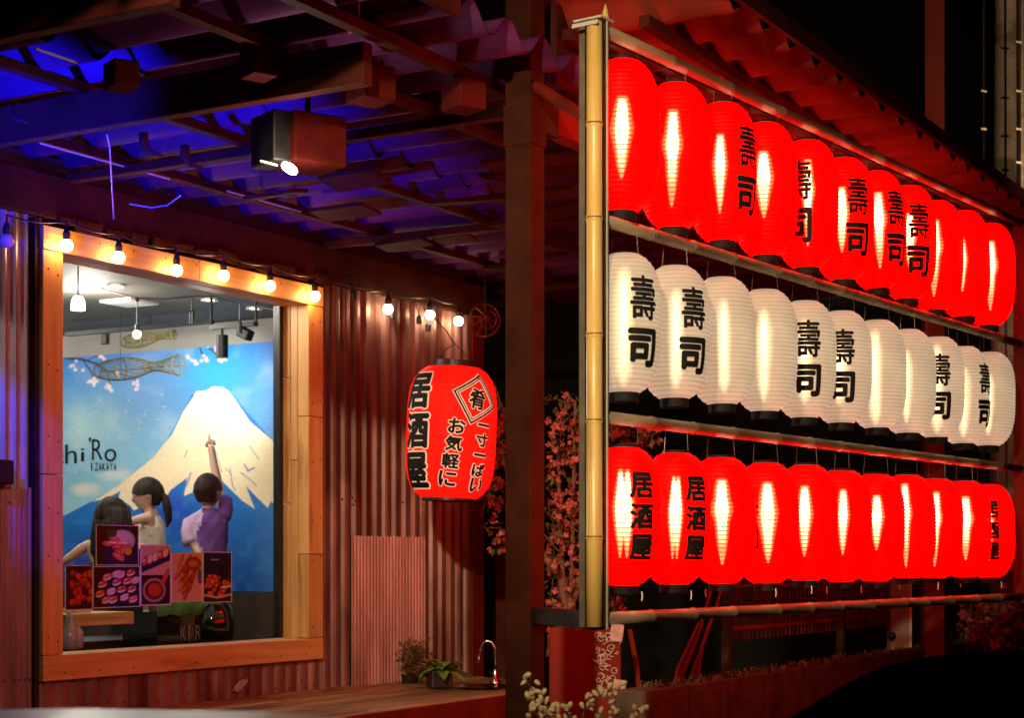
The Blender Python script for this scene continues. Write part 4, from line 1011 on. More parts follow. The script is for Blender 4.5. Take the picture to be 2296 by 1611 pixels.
# lanterns ---------------------------------------------------------
def lantern_radius(Rm, H):
    def f(z):
        c = min(1, abs(z) / (H/2)) * .955
        return Rm * (1 - c**3.3) ** (1/2.15)
    return f
def make_lantern(kind, H, Rm):
    rad = lantern_radius(Rm, H); ribs = 68; n = 64
    prof = []
    N_ = int(H * ribs * 4)
    for i in range(N_ + 1):
        z = -H/2 + H*i/N_; prof.append((rad(z) + .0014*math.cos(2*math.pi*ribs*z), z))
    shell = mesh_of("paper_shade", *(lambda m: (m.v, m.f))(MB().lathe(prof, n=36)), M['paper_'+kind], True)
    if kind == 'red':
        cps = [[(.001,.138),(.010,.135),(.014,.10),(.016,.065),(.020,.04),(.020,.015),(.014,-.02),(.011,-.08),(.007,-.13),(.002,-.175)],
               [(.001,.118),(.010,.115),(.015,.085),(.018,.05),(.021,.02),(.018,-.01),(.013,-.05),(.009,-.09),(.002,-.13)],
               [(.001,.14),(.006,.135),(.010,.10),(.014,.06),(.018,.02),(.016,-.02),(.011,-.07),(.006,-.11),(.002,-.145)]]
    else:
        cps = [[(.001,.13),(.006,.12),(.009,.08),(.010,.02),(.009,-.06),(.008,-.12),(.002,-.15)], [(.001,.10),(.006,.09),(.011,.05),(.011,-.02),(.007,-.10),(.002,-.13)]]
    cores = []
    for q_, cp in enumerate(cps):
        cm_, hm_ = MB(), MB(); offs = [(-.012, 0), (.016, .01)] if (kind == 'red' and q_ == 2) else [(0, 0)]
        for (ox, oy) in offs:
            sc_ = .8 if len(offs) > 1 else 1
            cm_.lathe([(r*sc_, z) for r, z in cp[::-1]], (ox, oy, 0), 10)
            for f_ in ((1.25,1.55,1.9,2.3,2.75,3.2) if kind == 'white' else (1.15,1.3,1.48,1.7)):
                hm_.lathe([(r*f_*sc_, z*(1+(.12 if kind == 'white' else .05)*f_) ) for r, z in cp[::-1]], (ox, oy, 0), 16)
        cores.append((mesh_of("lamp_streak", cm_.v, cm_.f, M['core_'+kind], True), mesh_of("lamp_glow_shell", hm_.v, hm_.f, M['halo_'+kind], True)))
    rt = rad(H/2)
    ring = lambda z0, z1: mesh_of("rim", *(lambda m: (m.v, m.f))(MB().lathe([(rt*.93,z0),(rt*1.0,z0),(rt*1.0,z1),(rt*.9,z1),(rt*.9,z0)], n=28)), M['ink'], False)
    return dict(shell=shell, cores=cores, top=ring(H/2-.002, H/2+.010 if kind == 'red' else H/2+.004), bot=ring(-H/2-.028, -H/2+.002), H=H, rad=rad, rt=rt, Rm=Rm)
protos = {('red',0): make_lantern('red', .478, .119), ('white',1): make_lantern('white', .44, .119), ('red',2): make_lantern('red', .436, .119)}
def link_part(name, me, parent):
    o = bpy.data.objects.new(name, me); COL.objects.link(o); o.parent = parent; return o
wire_cache = {}
def hang(H, up, sx):
    k = (H, up, sx)
    if k not in wire_cache:
        m = MB().tube([(sx*.05, 0, H/2), (sx*.045, 0, H/2+up)], .0008, 4)
        wire_cache[k] = mesh_of("hanging_wire", m.v, m.f, M['frame_steel'])
    return wire_cache[k]
def hook(H):
    if ('h', H) not in wire_cache:
        m = MB().tube([(.05, -.03, -H/2-.02), (.052, -.03, -H/2-.036), (.05, -.03, -H/2-.050)], .0022, 6); wire_cache[('h', H)] = mesh_of("hook", m.v, m.f, M['white_paint'])
    return wire_cache[('h', H)]
ordn = ["first","second","third","fourth","fifth","sixth","seventh","eighth","ninth","tenth","eleventh"]
texts = {(0,2):("壽司",50),(0,4):("壽司",-14),(0,5):("壽司",30),(0,6):("壽司",44),(0,7):("壽司",24),
         (1,0):("壽司",31),(1,1):("壽司",33),(1,4):("壽司",7),(1,5):("壽司",3),(1,8):("壽司",6),(1,9):("壽司",60),
         (2,0):("居酒屋",29),(2,1):("居酒屋",37),(2,3):("小",-26),(2,4):("居酒屋",-38),(2,8):("居酒屋",-42),(2,10):("居酒屋",4)}
rows = [('red', "red", "top row", 3.04), ('white', "white", "middle row", 2.452), ('red', "red", "bottom row", 1.832)]
tmesh = {}
jr = random.Random(21)
for r_, (kind, cname, rown, zc) in enumerate(rows):
    pr = protos[(kind, r_)]; H = pr['H']
    for i in range(11):
        z = 5.532 + .268*i; x = (3912 - 13907/z - 1148)/3900*z
        x += jr.uniform(-.006,.006); dz = jr.uniform(-.006,.006)
        txt = texts.get((r_, i))
        mark = {"小": "two faint characters", "壽司": "two black characters", "居酒屋": "three black characters"}[txt[0]] if txt else None
        tail = ("with " + mark) if mark else "without visible writing"
        lab = f"{ordn[i]} {cname} paper lantern from the bamboo post in the {rown}, {tail}"
        if i == 10: lab = f"last {cname} paper lantern at the far end of the {rown}, {tail}"
        o = bpy.data.objects.new("paper_lantern", None); COL.objects.link(o); o.empty_display_size = .1
        o.location = (x, z, zc + dz); az = txt[1] if txt else jr.uniform(120, 240)
        o.rotation_euler = (jr.uniform(-.02,.02), jr.uniform(-.02,.02), -math.atan2(x, z) + R(az))
        o["label"] = lab; o["category"] = "lantern"; o["group"] = f"{cname} paper lanterns in the {rown}"
        link_part("paper_shade", pr['shell'], o); cc_ = jr.choice(pr['cores'][:2]) if not (r_ == 2 and i < 2) else pr['cores'][2]
        co_ = link_part("lamp_streak", cc_[0], o); link_part("lamp_glow_shell", cc_[1], co_)
        k_ = jr.uniform(.82,1.18); co_.scale = (k_, k_, jr.uniform(.85,1.12)); co_.location = (jr.uniform(-.008,.008), jr.uniform(-.008,.008), jr.uniform(.006,.030) if kind == 'red' else jr.uniform(-.012,.012))
        link_part("rim", pr['top'], o); link_part("rim", pr['bot'], o)
        for sx_ in (-1, 1): link_part("hanging_wire", hang(H, (railz[r_]-.02) - (zc + H/2), sx_), o)
        if r_ == 2: link_part("hook", hook(H), o)
        if txt:
            k = (r_, txt[0])
            if k not in tmesh:
                m = MB(); rad = pr['rad']
                if txt[0] == "小": write_round(m, "壽", .0, H*.10, .055, H*.18, rad, 0, .002, 0, .0015); write_round(m, "司", -.002, -H*.14, .055, H*.15, rad, 0, .002, 0, .0022)
                elif txt[0] == "壽司":
                    hh = H*.33; write_round(m, "壽", .0, H*.155, .088, H*.31, rad, 0, .002, 0, .0026); write_round(m, "司", -.002, -H*.20, .090, H*.25, rad, 0, .002, 0, .0055)
                else:
                    for q, ch in enumerate("居酒屋"): write_round(m, ch, 0, H*(.222-.222*q), .078, H*.175, rad, 0, .002, 0, .0042)
                tmesh[k] = mesh_of("lettering", m.v, m.f, M['ink'])
            link_part("lettering", tmesh[k], o)

# big hanging lantern by the wall ----------------------------------
bl = at(1012, 972, 8.7); Hb = .655; Rb = .226
def radb(z):
    c = min(1, abs(z)/(Hb/2))*.93; return Rb*(1-c**4.2)**(1/2.6)
o_ = Thing("large_paper_lantern", "large red lantern with outlined black writing hanging by the corrugated wall", "lantern", (bl.x, bl.y, bl.z))
o_.o.rotation_euler = (0, R(2.2), -math.atan2(bl.x, bl.y))
def pb(name, mb, m_, **k):
    mb.v = [(p[0]+bl.x, p[1]+bl.y, p[2]+bl.z) for p in mb.v]; return o_.part(name, mb, m_, **k)
pf = [(radb(-Hb/2+Hb*i/140) + .0012*math.cos(2*math.pi*30*(-Hb/2+Hb*i/140)), -Hb/2+Hb*i/140) for i in range(141)]
pb("paper_shade", MB().lathe(pf, n=48), M['paper_big'], smooth=True)
rt = radb(Hb/2)
pb("rim", MB().lathe([(rt*.62,Hb/2-.006),(rt*.72,Hb/2-.006),(rt*.72,Hb/2+.035),(rt*.6,Hb/2+.035)], n=32), M['black'])
pb("rim", MB().lathe([(rt*.9,-Hb/2-.012),(rt*1.,-Hb/2-.012),(rt*1.,-Hb/2+.004),(rt*.0+.001,-Hb/2+.002)], n=32), M['black'])
wk, wh_ = MB(), MB()
def both(ch, cx, cz, w, h, off, out, rot=0):
    write_round(wh_, ch, cx, cz, w, h, radb, 0, .0015, rot, off + out, 12); write_round(wk, ch, cx, cz, w, h, radb, 0, .0045, rot, off, 8)
for q, ch in enumerate("居酒屋"): both(ch, -.195, .195-.197*q, .150, .165, .0075, .0065)
dw = R(-30)
def diamond(mb, half, thick, lift):
    pts = []
    for (a, b) in ((-1,-1),(1,-1),(1,1),(-1,1)): pts.append((a, b))
    n = 8
    for e in range(4):
        a, b = pts[e], pts[(e+1)%4]; vs = []
        for i in range(n+1):
            for sc_ in (half, half-thick):
                X = (a[0]+(b[0]-a[0])*i/n)*sc_; Y = (a[1]+(b[1]-a[1])*i/n)*sc_
                X, Y = math.cos(-dw)*X - math.sin(-dw)*Y + .128, math.sin(-dw)*X + math.cos(-dw)*Y + .160
                r = radb(Y)+lift; vs.append((r*math.sin(X/radb(.1)), -r*math.cos(X/radb(.1)), Y))
        mb.add(vs, [(2*i,2*i+2,2*i+3,2*i+1) for i in range(n)])
diamond(wh_, .096, .028, .002); diamond(wk, .092, .009, .0045); diamond(wk, .078, .005, .0045)
both("肴", .128, .160, .086, .096, .0030, .0040, R(-8) + R(30)*0)
for q, ch in enumerate("お気軽に"): both(ch, .026-.012*q, .022-.086*q, .080, .070, .0030, .0042, R(-4))
for q, ch in enumerate("一寸一ぱい"): both(ch, .172-.008*q, .034-.074*q, .070, .060, .0030, .0042, R(-4))
pb("lettering_outline", wh_, M['white_ink']); pb("lettering", wk, M['ink'])
pb("hanger_wire", MB().tube([(-rt*.6,0,Hb/2+.03),(-rt*.35,0,Hb/2+.09),(0,0,Hb/2+.12),(rt*.35,0,Hb/2+.08),(rt*.6,0,Hb/2+.03)], .003, 6), M['black'])
pb("cord", MB().tube([(0,0,Hb/2+.12),(-.05,.0,Hb/2+.19),(-.12,.02,Hb/2+.26)], .003, 6), M['black'])

# ------------------------------------------------------------------ string lights on the wall
bulbs = [(15,540,0,"pale unlit globe bulb at the far left edge over the blue wall"), (149,550,1,"lit bulb over the top left corner of the window frame"), (266,577,1,"lit bulb over the frame, second from the window's left corner"),
         (396,606,1,"lit bulb above the fish traps, third from the window's left corner"), (501,618,1,"lit bulb above the mural, fourth from the window's left corner"), (605,641,1,"lit bulb over the frame, just left of the window's right corner"),
         (706,664,1,"lit bulb at the window frame's top right corner"), (870,693,2,"lit bulb on the corrugated wall, first right of the window"), (964,706,2,"lit bulb on the wall above the large lantern's left side"), (1028,720,2,"lit bulb on the wall above the large lantern's right side")]
glass_me, glow_me = {}, {}
cablepts = []
for (u, v, k, lab) in bulbs:
    p = wall_at(u, v, -.10); r = .0265 if k else .03
    th = Thing("string_bulb", lab, "light bulb", p, WF, group="bulbs of the string light along the wall")
    th.part("globe", MB().ball(p, r, 16, 10), M['clear_bulb'] if k == 0 else (M['bulb'] if k == 1 else M['bulb_cool']), smooth=True)
    th.part("socket", MB().tube([(p[0],p[1],p[2]+r*.75),(p[0],p[1],p[2]+r+.022),(p[0],p[1],p[2]+r+.045)], [.015,.017,.008], 12), M['black'])
    top = (p[0], p[1], p[2]+r+.075); th.part("cord", MB().tube([(p[0],p[1],p[2]+r+.04), top], .004, 6), M['black']); cablepts.append(top)
cm = MB(); pts = []
for a, b in zip(cablepts, cablepts[1:]):
    for i in range(8):
        t_ = i/8; pts.append((a[0]+(b[0]-a[0])*t_, a[1], a[2]+(b[2]-a[2])*t_ - .05*4*t_*(1-t_)*min(1,(b[0]-a[0]))))
pts.append(cablepts[-1])
single("string_light_cable", "black cable of the string lights along the top of the wall", "cable", cm.tube(pts, .004, 6), M['black'], F=WF)
for (u, v, lab) in ((940,716,"black empty lamp socket hanging beside the large lantern's cord"),(960,733,"small dark square plug below the middle wall bulb"),(879,704,"small black socket just right of the first wall bulb"),(793,662,"round dark knob on the wall between window and wall bulbs")):
    p = wall_at(u, v, -.07)
    th = Thing("lamp_socket", lab, "lamp socket", p, WF)
    th.part("shell", MB().tube([(p[0],p[1],p[2]-.025),(p[0],p[1],p[2]+.012),(p[0],p[1],p[2]+.025)], [.017,.017,.006], 10), M['black'])
    th.part("cord", MB().tube([(p[0],p[1],p[2]+.02),(p[0],p[1]+.03,p[2]+.12)], .003, 6), M['black'])
# downpipe cord at the wall corner and round wicker wheel
p = wall_at(1075, 770, -.02); q = wall_at(1075, 1375, -.02)
single("corner_cord", "thin pale cord running down the wall's right corner", "cord", MB().tube([p, ((p[0]+q[0])/2+.003, -.02, (p[2]+q[2])/2), q], .006, 6), M['zinc'], F=WF)
c = at(1088, 718, 9.9)
th = Thing("wicker_wheel", "round dark wicker wheel hanging at the right end of the wall", "ornament", (c.x, c.y, c.z-.09))
th.part("rim", MB().tube([(c.x+.085*math.cos(a), c.y+.03*math.sin(a*2), c.z+.095*math.sin(a)) for a in [2*math.pi*k/24 for k in range(25)]], .006, 6), M['redpaint'])
for k in range(5):
    a = R(20+36*k); th.part("spoke", MB().tube([(c.x-.08*math.cos(a), c.y, c.z-.09*math.sin(a)), (c.x+.01, c.y-.05, c.z+.01), (c.x+.08*math.cos(a), c.y, c.z+.09*math.sin(a))], .004, 5), M['redpaint'])
th.part("inner_ring", MB().tube([(c.x+.02+.045*math.cos(a), c.y-.02, c.z+.05*math.sin(a)) for a in [2*math.pi*k/16 for k in range(17)]], .005, 6), M['redpaint'])
th.part("cord", MB().tube([(c.x,c.y,c.z+.095),(c.x,c.y,3.4)], .003, 5), M['black'])
# sticker below the window
p = wall_at(540, 1538, -.03)
single("torn_sticker", "torn pale sticker on the corrugated strip below the window", "sticker", MB().add([(p[0]-.06,-.03,p[2]-.02),(p[0]-.02,-.03,p[2]-.03),(p[0]+.05,-.031,p[2]+.01),(p[0]+.055,-.03,p[2]+.03),(p[0]+.0,-.03,p[2]+.025),(p[0]-.04,-.031,p[2]+.005),
       (p[0]-.06,-.028,p[2]-.02),(p[0]-.02,-.028,p[2]-.03),(p[0]+.05,-.029,p[2]+.01),(p[0]+.055,-.028,p[2]+.03),(p[0]+.0,-.028,p[2]+.025),(p[0]-.04,-.029,p[2]+.005)], [(0,1,2,3,4,5),(11,10,9,8,7,6)]), mat("faded_sticker", (.5,.48,.40,1), (.34,.3,.25,1), rough=.6, scale=40), F=WF)

# ------------------------------------------------------------------ plank counter, plants, tap
cn_ = Thing("plank_counter", "weathered wooden plank counter along the foot of the corrugated wall", "counter", (1.2,-.9,0), WF)
nb = 9; wv = .90/nb
for i in range(nb):
    y1 = -.035 - i*wv; e = 3.35 if i < 4 else 2.58
    for a, b in ((-.6, 1.15 + .2*(i%2)), (1.155 + .2*(i%2), e)):
        cn_.part("plank", MB().box(a, b, y1-wv+.009, y1, .985, 1.010 + rnd.uniform(-.003,.004)), M['deck'], bevel=.002)
cn_.part("fascia_board", MB().box(-.6, 2.58, -.965, -.94, .87, 1.014), M['redpaint'], bevel=.003)
for a, b in ((-.6,.4),(.405,1.4),(1.405,2.57)):
    for k in range(5): cn_.part("front_board", MB().box(a, b, -.94, -.915, .12+.15*k, .262+.15*k), M['oldwood'], bevel=.003)
cn_.part("back_batten", MB().box(.1, 3.36, -.034, -.022, 1.0, 1.03), M['deck'])
def leaf(mb, base, d, length, width, droop=.25):
    d = Vector(d).normalized(); s = d.cross(Vector((0,0,1)))
    s = s.normalized() if s.length > .01 else Vector((1,0,0)); b = Vector(base); vs = []
    for t_, w_ in ((0,.05),(.3,.9),(.6,1),(.85,.55),(1,.02)):
        c = b + d*length*t_ + Vector((0,0,-droop*length*t_*t_)); vs += [tuple(c - s*width*w_/2), tuple(c + Vector((0,0,-.12*width))), tuple(c + s*width*w_/2)]
    fs = []
    for i in range(4): fs += [(3*i,3*i+1,3*i+4,3*i+3),(3*i+1,3*i+2,3*i+5,3*i+4)]
    mb.add(vs, fs)
def ray_plane(u, v, z): t_ = (CAMZ - z)*3900/(v-1253); return Vector(((u-1148)/3900*t_, t_, z))
# green plant in a square pot
c = ray_plane(985, 1543, 1.014); 
th = Thing("potted_plant", "leafy green plant in a square black pot on the plank counter", "potted plant", c, rz=0)
th.part("pot", MB().obox((c.x,c.y,c.z+.048), (.115,.115,.095), (0,0,R(20))), M['black'], bevel=.006)
for k in range(30):
    a = rnd.uniform(0, 2*math.pi); e = rnd.uniform(.2,2.2); lm = MB(); leaf(lm, (c.x+rnd.uniform(-.03,.03), c.y+rnd.uniform(-.03,.03), c.z+.085), (math.cos(a)*1.3+.15, math.sin(a), e), rnd.uniform(.12,.22), rnd.uniform(.05,.08), .6)
    th.part("leaf", lm, M['leaf'], smooth=True)
c = ray_plane(915, 1532, 1.014)
th = Thing("potted_plant", "bushy dark reddish plant in a low pot left of the green plant", "potted plant", c)
th.part("pot", MB().lathe([(.05,0),(.062,.05),(.055,.05),(.05,.04)], c, 16, capb=True), M['black'])
fm = MB()
for k in range(800):
    q = Vector((rnd.gauss(0,1), rnd.gauss(0,1), rnd.gauss(0,1))).normalized()*rnd.uniform(.35,1); q = Vector((q.x*.15, q.y*.12, q.z*.11+.14))
    leaf(fm, c+q, (rnd.uniform(-1,1), rnd.uniform(-1,1), rnd.uniform(-.3,1)), rnd.uniform(.015,.03), .012)
th.part("foliage", fm, M['leaf_dark'], stuff=True)
sm_ = MB()
for k in range(12):
    a = rnd.uniform(0, 6.28); sm_.tube([c+Vector((0,0,.04)), c+Vector((math.cos(a)*.04, math.sin(a)*.04, .12)), c+Vector((math.cos(a)*.09, math.sin(a)*.08, .18))], .0025, 4)
th.part("stem", sm_, M['bark'], stuff=True)
# tap
c = ray_plane(1110, 1532, 1.014); k_ = c.y/3900
tp = Thing("kitchen_tap", "tall chrome gooseneck tap on the end of the plank counter", "tap", c)
arc = [(1111,1530),(1111,1480),(1110,1455),(1103,1441),(1092,1437),(1083,1443),(1078,1455),(1075,1470)]
tp.part("spout", MB().tube([at(u,v,c.y) for u,v in arc], .006, 10), M['chrome'], smooth=True)
tp.part("nozzle", MB().tube([at(1075,1468,c.y), at(1073,1488,c.y)], [.008,.011], 10), M['chrome'], smooth=True)
tp.part("base", MB().lathe([(.03,0),(.028,.012),(.012,.03),(.012,.08)], c, 16), M['chrome'], smooth=True); tp.part("lever", MB().tube([at(1111,1515,c.y), at(1098,1508,c.y-.02)], .005, 8), M['chrome'])
c = ray_plane(1085, 1543, 1.014)
th = Thing("steel_sink", "shallow steel sink bowl set in the counter below the tap", "sink", c)
th.part("bowl", MB().lathe([(.05,.004),(.13,.006),(.15,.012),(.155,.010)], c, 28, capb=True), M['chrome'], smooth=True); th.part("drain", MB().lathe([(.02,.008),(.001,.009)], c, 14), M['black'])

# ------------------------------------------------------------------ blossom tree behind the post, flower sprigs
def flower(mb, c, r, rg):
    n = Vector((rg.uniform(-1,1), rg.uniform(-1.4,.3), rg.uniform(-.8,1))).normalized(); x = n.orthogonal().normalized(); y = n.cross(x)
    for k in range(5):
        a = k*2*math.pi/5 + rg.random(); d = x*math.cos(a)+y*math.sin(a); s = n.cross(d)
        mb.add([c, c+d*r*.6-s*r*.36+n*r*.15, c+d*r+n*r*.35, c+d*r*.6+s*r*.36+n*r*.15], [(0,1,2,3)])
def blossom_tree(label, spots, trunks, y, n, fr, leafn=200):
    b = at(trunks[0][0][0], 1611, y); th = Thing("blossom_tree", label, "tree", (b.x, y, 0)); fm, tm, lm = MB(), MB(), MB(); rg = random.Random(len(label))
    for i, tk in enumerate(trunks):
        pts = [at(u, v, y + dy) for u, v, dy in tk]; p0 = pts[0]
        m = MB().tube([Vector((p0.x+.02*i, p0.y, .0))] + pts, [.035] + [max(.006, .028*(1-j/len(pts))) for j in range(len(pts))], 8); th.part("trunk" if i < 2 else "branch", m, M['bark'], smooth=True)
    wsum = sum(s[4] for s in spots)
    for (u0, v0, u1, v1, w) in spots:
        for k in range(int(n*w/wsum)):
            c = at(rg.uniform(u0,u1), rg.uniform(v0,v1), y + rg.uniform(-.25,.25)); flower(fm, c, fr*rg.uniform(.6,1.2), rg)
        for k in range(int(leafn*w/wsum)):
            c = at(rg.uniform(u0,u1), rg.uniform(v0,v1), y + rg.uniform(-.25,.3)); leaf(lm, c, (rg.uniform(-1,1),rg.uniform(-1,1),rg.uniform(-1,1)), .04, .02)
            if k % 6 == 0: tm.tube([c, c+Vector((rg.uniform(-.1,.1), rg.uniform(-.1,.1), rg.uniform(-.15,.15)))], .003, 4)
    th.part("blossom", fm, M['petal'], stuff=True); th.part("foliage", lm, M['leaf_dark'], stuff=True); th.part("twig", tm, M['bark'], stuff=True)
blossom_tree("blossoming tree with pink flowers just behind the steel post", [(1226,880,1305,1370,6),(1230,1390,1300,1470,1),(1095,900,1132,1250,2),(1365,945,1480,1000,1.2),(1370,1340,1400,1380,.3)],
             [[(1255,1611,0),(1252,1500,0),(1262,1300,0),(1250,1000,0)],[(1285,1611,0),(1272,1520,0),(1280,1350,0),(1290,900,0)],[(1262,1300,0),(1180,1200,.1),(1120,1000,.1)],[(1280,1350,0),(1380,1100,.1),(1440,970,.1)]], 9.4, 420, .024, 420)
blossom_tree("dim blossoming shrub beyond the far end of the lantern rack", [(2150,1350,2290,1450,3),(2200,1450,2296,1600,2),(2150,1200,2260,1320,.5)],
             [[(2165,1611,0),(2165,1450,0),(2180,1350,0)],[(2240,1611,0),(2230,1450,0),(2215,1380,0)]], 11.0, 260, .035, 500)
# pale flower arrangement at the bottom
fa = Thing("flower_arrangement", "spray of cream and yellow flower buds in front of the steel post's foot", "flowers", at(1280, 1640, 5.2))
rg = random.Random(12)
vz = at(1285, 1690, 5.2)
fa.part("vase", MB().lathe([(.05,-.25),(.09,-.18),(.08,-.05),(.05,.0),(.055,.02)], (vz.x, vz.y, vz.z), 20, capb=True), M['oldwood'], smooth=True)
for (pts_, n) in (([(1285,1690),(1240,1600),(1205,1560),(1175,1524)],16), ([(1285,1690),(1250,1610),(1215,1590),(1180,1562)],14), ([(1285,1690),(1310,1595),(1345,1560),(1390,1542)],16),
                  ([(1285,1690),(1275,1620),(1268,1590),(1262,1575)],8), ([(1285,1690),(1240,1630),(1200,1600),(1188,1590)],9), ([(1285,1690),(1330,1625),(1360,1600),(1372,1578)],8), ([(1285,1690),(1370,1620),(1420,1600),(1450,1596)],9)):
    P_ = [at(u, v, 5.2 + rg.uniform(-.05,.05)) for u, v in pts_]
    st_ = fa.part("stem", MB().tube(P_, [.004,.003,.0025,.0015], 5), M['bark'])
    bd = MB()
    for k in range(n):
        t_ = .35 + .65*k/n; f_ = t_*(len(P_)-1); j = min(int(f_), len(P_)-2); q = P_[j].lerp(P_[j+1], f_-j) + Vector((rg.uniform(-.018,.018), rg.uniform(-.02,.02), rg.uniform(-.012,.02)))
        ax = Vector((rg.uniform(-1,1), rg.uniform(-1,1), rg.uniform(0,1.4))).normalized()
        bd.tube([q - ax*.010, q, q + ax*.010, q + ax*.016], [.003, rg.uniform(.006,.0095), .007, .001], 7)
    fa.part("flower_bud", bd, M['cream'], smooth=True, stuff=True)

# ------------------------------------------------------------------ behind the rack: low wall, grille fence, planter, stems, pillar
LW = to_wall(at(1850, 1475, 8.78)); ld = LW[1]
bwl = Thing("low_wall", "low concrete block wall with a mossy top behind the lantern rack", "wall", (0, ld, 0), WF)
for k in range(14):
    s = 1.0 + k*.42
    for j in range(3): bwl.part("block", MB().box(s + .21*(j%2), s + .21*(j%2) + .412, ld, ld+.15, .02+.385*j, .40+.385*j - .006), M['low_conc'], bevel=.006)
cr_ = MB()
for k in range(900):
    s = rg.uniform(1.2, 6.6); leaf(cr_, (s, ld+rg.uniform(0,.15), 1.16), (rg.uniform(-.6,.6), rg.uniform(-.6,.2), rg.uniform(.3,1)), rg.uniform(.02,.05), .01)
bwl.part("moss", cr_, M['leaf_dark'], stuff=True)
fn = Thing("grille_fence", "thin metal grille fence with close upright bars behind the rack", "fence", (3, ld+.25, 1.2), WF)
fd = ld + .25
for z_, h_ in ((1.35,.02),(1.56,.014),(1.66,.02)): fn.part("rail", MB().box(2.4, 5.8, fd-.008, fd+.008, z_, z_+h_), M['redpaint'])
for k in range(60): fn.part("bar", MB().box(2.45+.055*k, 2.456+.055*k, fd-.006, fd+.006, 1.30, 1.72), M['oldwood'])
for s in (2.4, 4.0, 5.8): fn.part("post", MB().box(s-.02, s+.02, fd-.02, fd+.02, 0, 1.74), M['steel'])
# cut stone panel with relief pattern behind the rack's foot
pn = Thing("patterned_panel", "weathered panel with pale scroll relief behind the foot of the bamboo post", "panel", at(1330, 1640, 7.4))
A_ = at(1300, 1570, 7.4); B_ = at(1392, 1408, 7.4)
pn.part("slab", MB().box(at(1232,0,7.4).x, B_.x, 7.4, 7.46, A_.z-.4, B_.z), M['redpaint'], bevel=.004)
M['scroll'] = mat("pale_scroll", (.28,.20,.17,1), (.5,.4,.36,1), rough=.8, scale=30)
sm2 = MB()
for k in range(46):
    u, v = rg.uniform(1338, 1388), rg.uniform(1420, 1545); c = at(u, v, 7.392); r0 = rg.uniform(.008,.022); a0_ = rg.uniform(0, 6); n = 10
    sm2.tube([c + Vector((r0*(1-.06*i)*math.cos(a0_+i*.5), 0, r0*(1-.06*i)*math.sin(a0_+i*.5)+.0)) for i in range(n)], .0028, 5)
pn.part("scroll_relief", sm2, M['scroll'], stuff=True)
for (u, v) in ((1383,1420),(1388,1545)): c = at(u, v, 7.385); pn.part("corner_tile", MB().obox(c, (.055,.012,.075), (0, .12, 0)), M['scroll'], bevel=.004)
# bare stems
bs = Thing("bare_shrub", "bundle of bare leaning stems behind the lower lanterns", "shrub", at(1480, 1640, 8.0))
for pts_ in ([(1600,1305),(1560,1440),(1520,1540),(1478,1640)], [(1622,1310),(1585,1420),(1545,1530),(1500,1640)], [(1575,1400),(1540,1480),(1505,1560),(1480,1640)], [(1588,1400),(1570,1470),(1560,1560),(1530,1640)], [(1568,1395),(1520,1500),(1490,1640)]):
    bs.part("stem", MB().tube([at(u, v, 8.0) for u, v in pts_], [.006,.009,.011,.012][:len(pts_)], 7), M['redpaint'], smooth=True)
single("leaning_stake", "single slim stake leaning against the grille fence beside the patterned panel", "stake", MB().tube([at(1412,1412,7.9), at(1428,1500,7.9), at(1442,1640,7.9)], [.011,.012,.013], 8), M['redpaint'])
p0, p1 = at(1990, 1300, 10.5), at(2030, 1490, 10.5)
pl_ = Thing("concrete_pillar", "short pale brown pillar behind the lower lanterns at the right", "pillar", (p0.x+.05, 10.5, 0))
pl_.part("shaft", MB().box(p0.x, p1.x, 10.4, 10.52, .02, 1.9), M['conc'], bevel=.006); pl_.part("strip", MB().box(p1.x+.001, p1.x+.02, 10.42, 10.5, .02, 1.9), M['zinc']); pl_.part("lamp_knob", MB().ball((p0.x+.0, 10.38, at(0,1425,10.5).z), .025, 10, 8), M['black'])
single("tall_board", "narrow upright board in the dark gap left of the steel post", "board", MB().box(at(1112,0,11).x, at(1133,0,11).x, 11.0, 11.05, .01, at(0,1205,11).z), M['oldwood'])
# dark backdrop buildings
bb_ = Thing("dark_building", "unlit dark building filling the background beyond the rack", "building", (3, 16, 0))
M['night'] = mat('night_black_render', (.004,.003,.003,1), rough=.9)  # night darkness put into the colour, near black
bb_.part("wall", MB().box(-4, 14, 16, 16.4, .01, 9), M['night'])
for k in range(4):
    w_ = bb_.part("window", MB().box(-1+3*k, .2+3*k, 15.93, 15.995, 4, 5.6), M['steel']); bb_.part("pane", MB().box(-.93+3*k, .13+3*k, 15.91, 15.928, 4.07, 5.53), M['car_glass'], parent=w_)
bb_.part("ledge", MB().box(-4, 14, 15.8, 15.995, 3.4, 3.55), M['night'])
# upper posts beyond the roof edge
up = at(2091, 1253, 10.2)
th = Thing("timber_post", "tall red lit timber post rising behind the roof edge at the upper right", "post", (up.x, up.y, 0))
th.part("shaft", MB().box(up.x-.058, up.x+.058, up.y-.05, up.y+.05, .02, 5.6), M['redpaint'], bevel=.004); th.part("foot", MB().box(up.x-.09, up.x+.09, up.y-.08, up.y+.08, 3.75, 3.95), M['redpaint'], bevel=.004)
up = at(2251, 1253, 11.5)
th = Thing("concrete_pole", "old stained concrete utility pole at the right edge", "pole", (up.x, up.y, 0))
th.part("shaft", MB().lathe([(.10,0),(.085,3),(.075,6.5),(.001,6.5)], (up.x, up.y, 0), 20), M['conc'], smooth=True)
for du in (-46, 32):
    a = at(2251+du, 1253, 11.3); th.part("cable", MB().tube([(a.x, a.y, .5),(a.x, a.y, 6.4)], .007, 6), M['steel'])
    for v in (95, 205, 290, 365, 450) if du > 0 else (205, 290, 368, 450):
        q = at(2251+du, v, 11.3); th.part("cable_clip", MB().obox(q, (.035,.03,.012), (0,.2,0)), M['zinc'])
up = at(2290, 1253, 12)
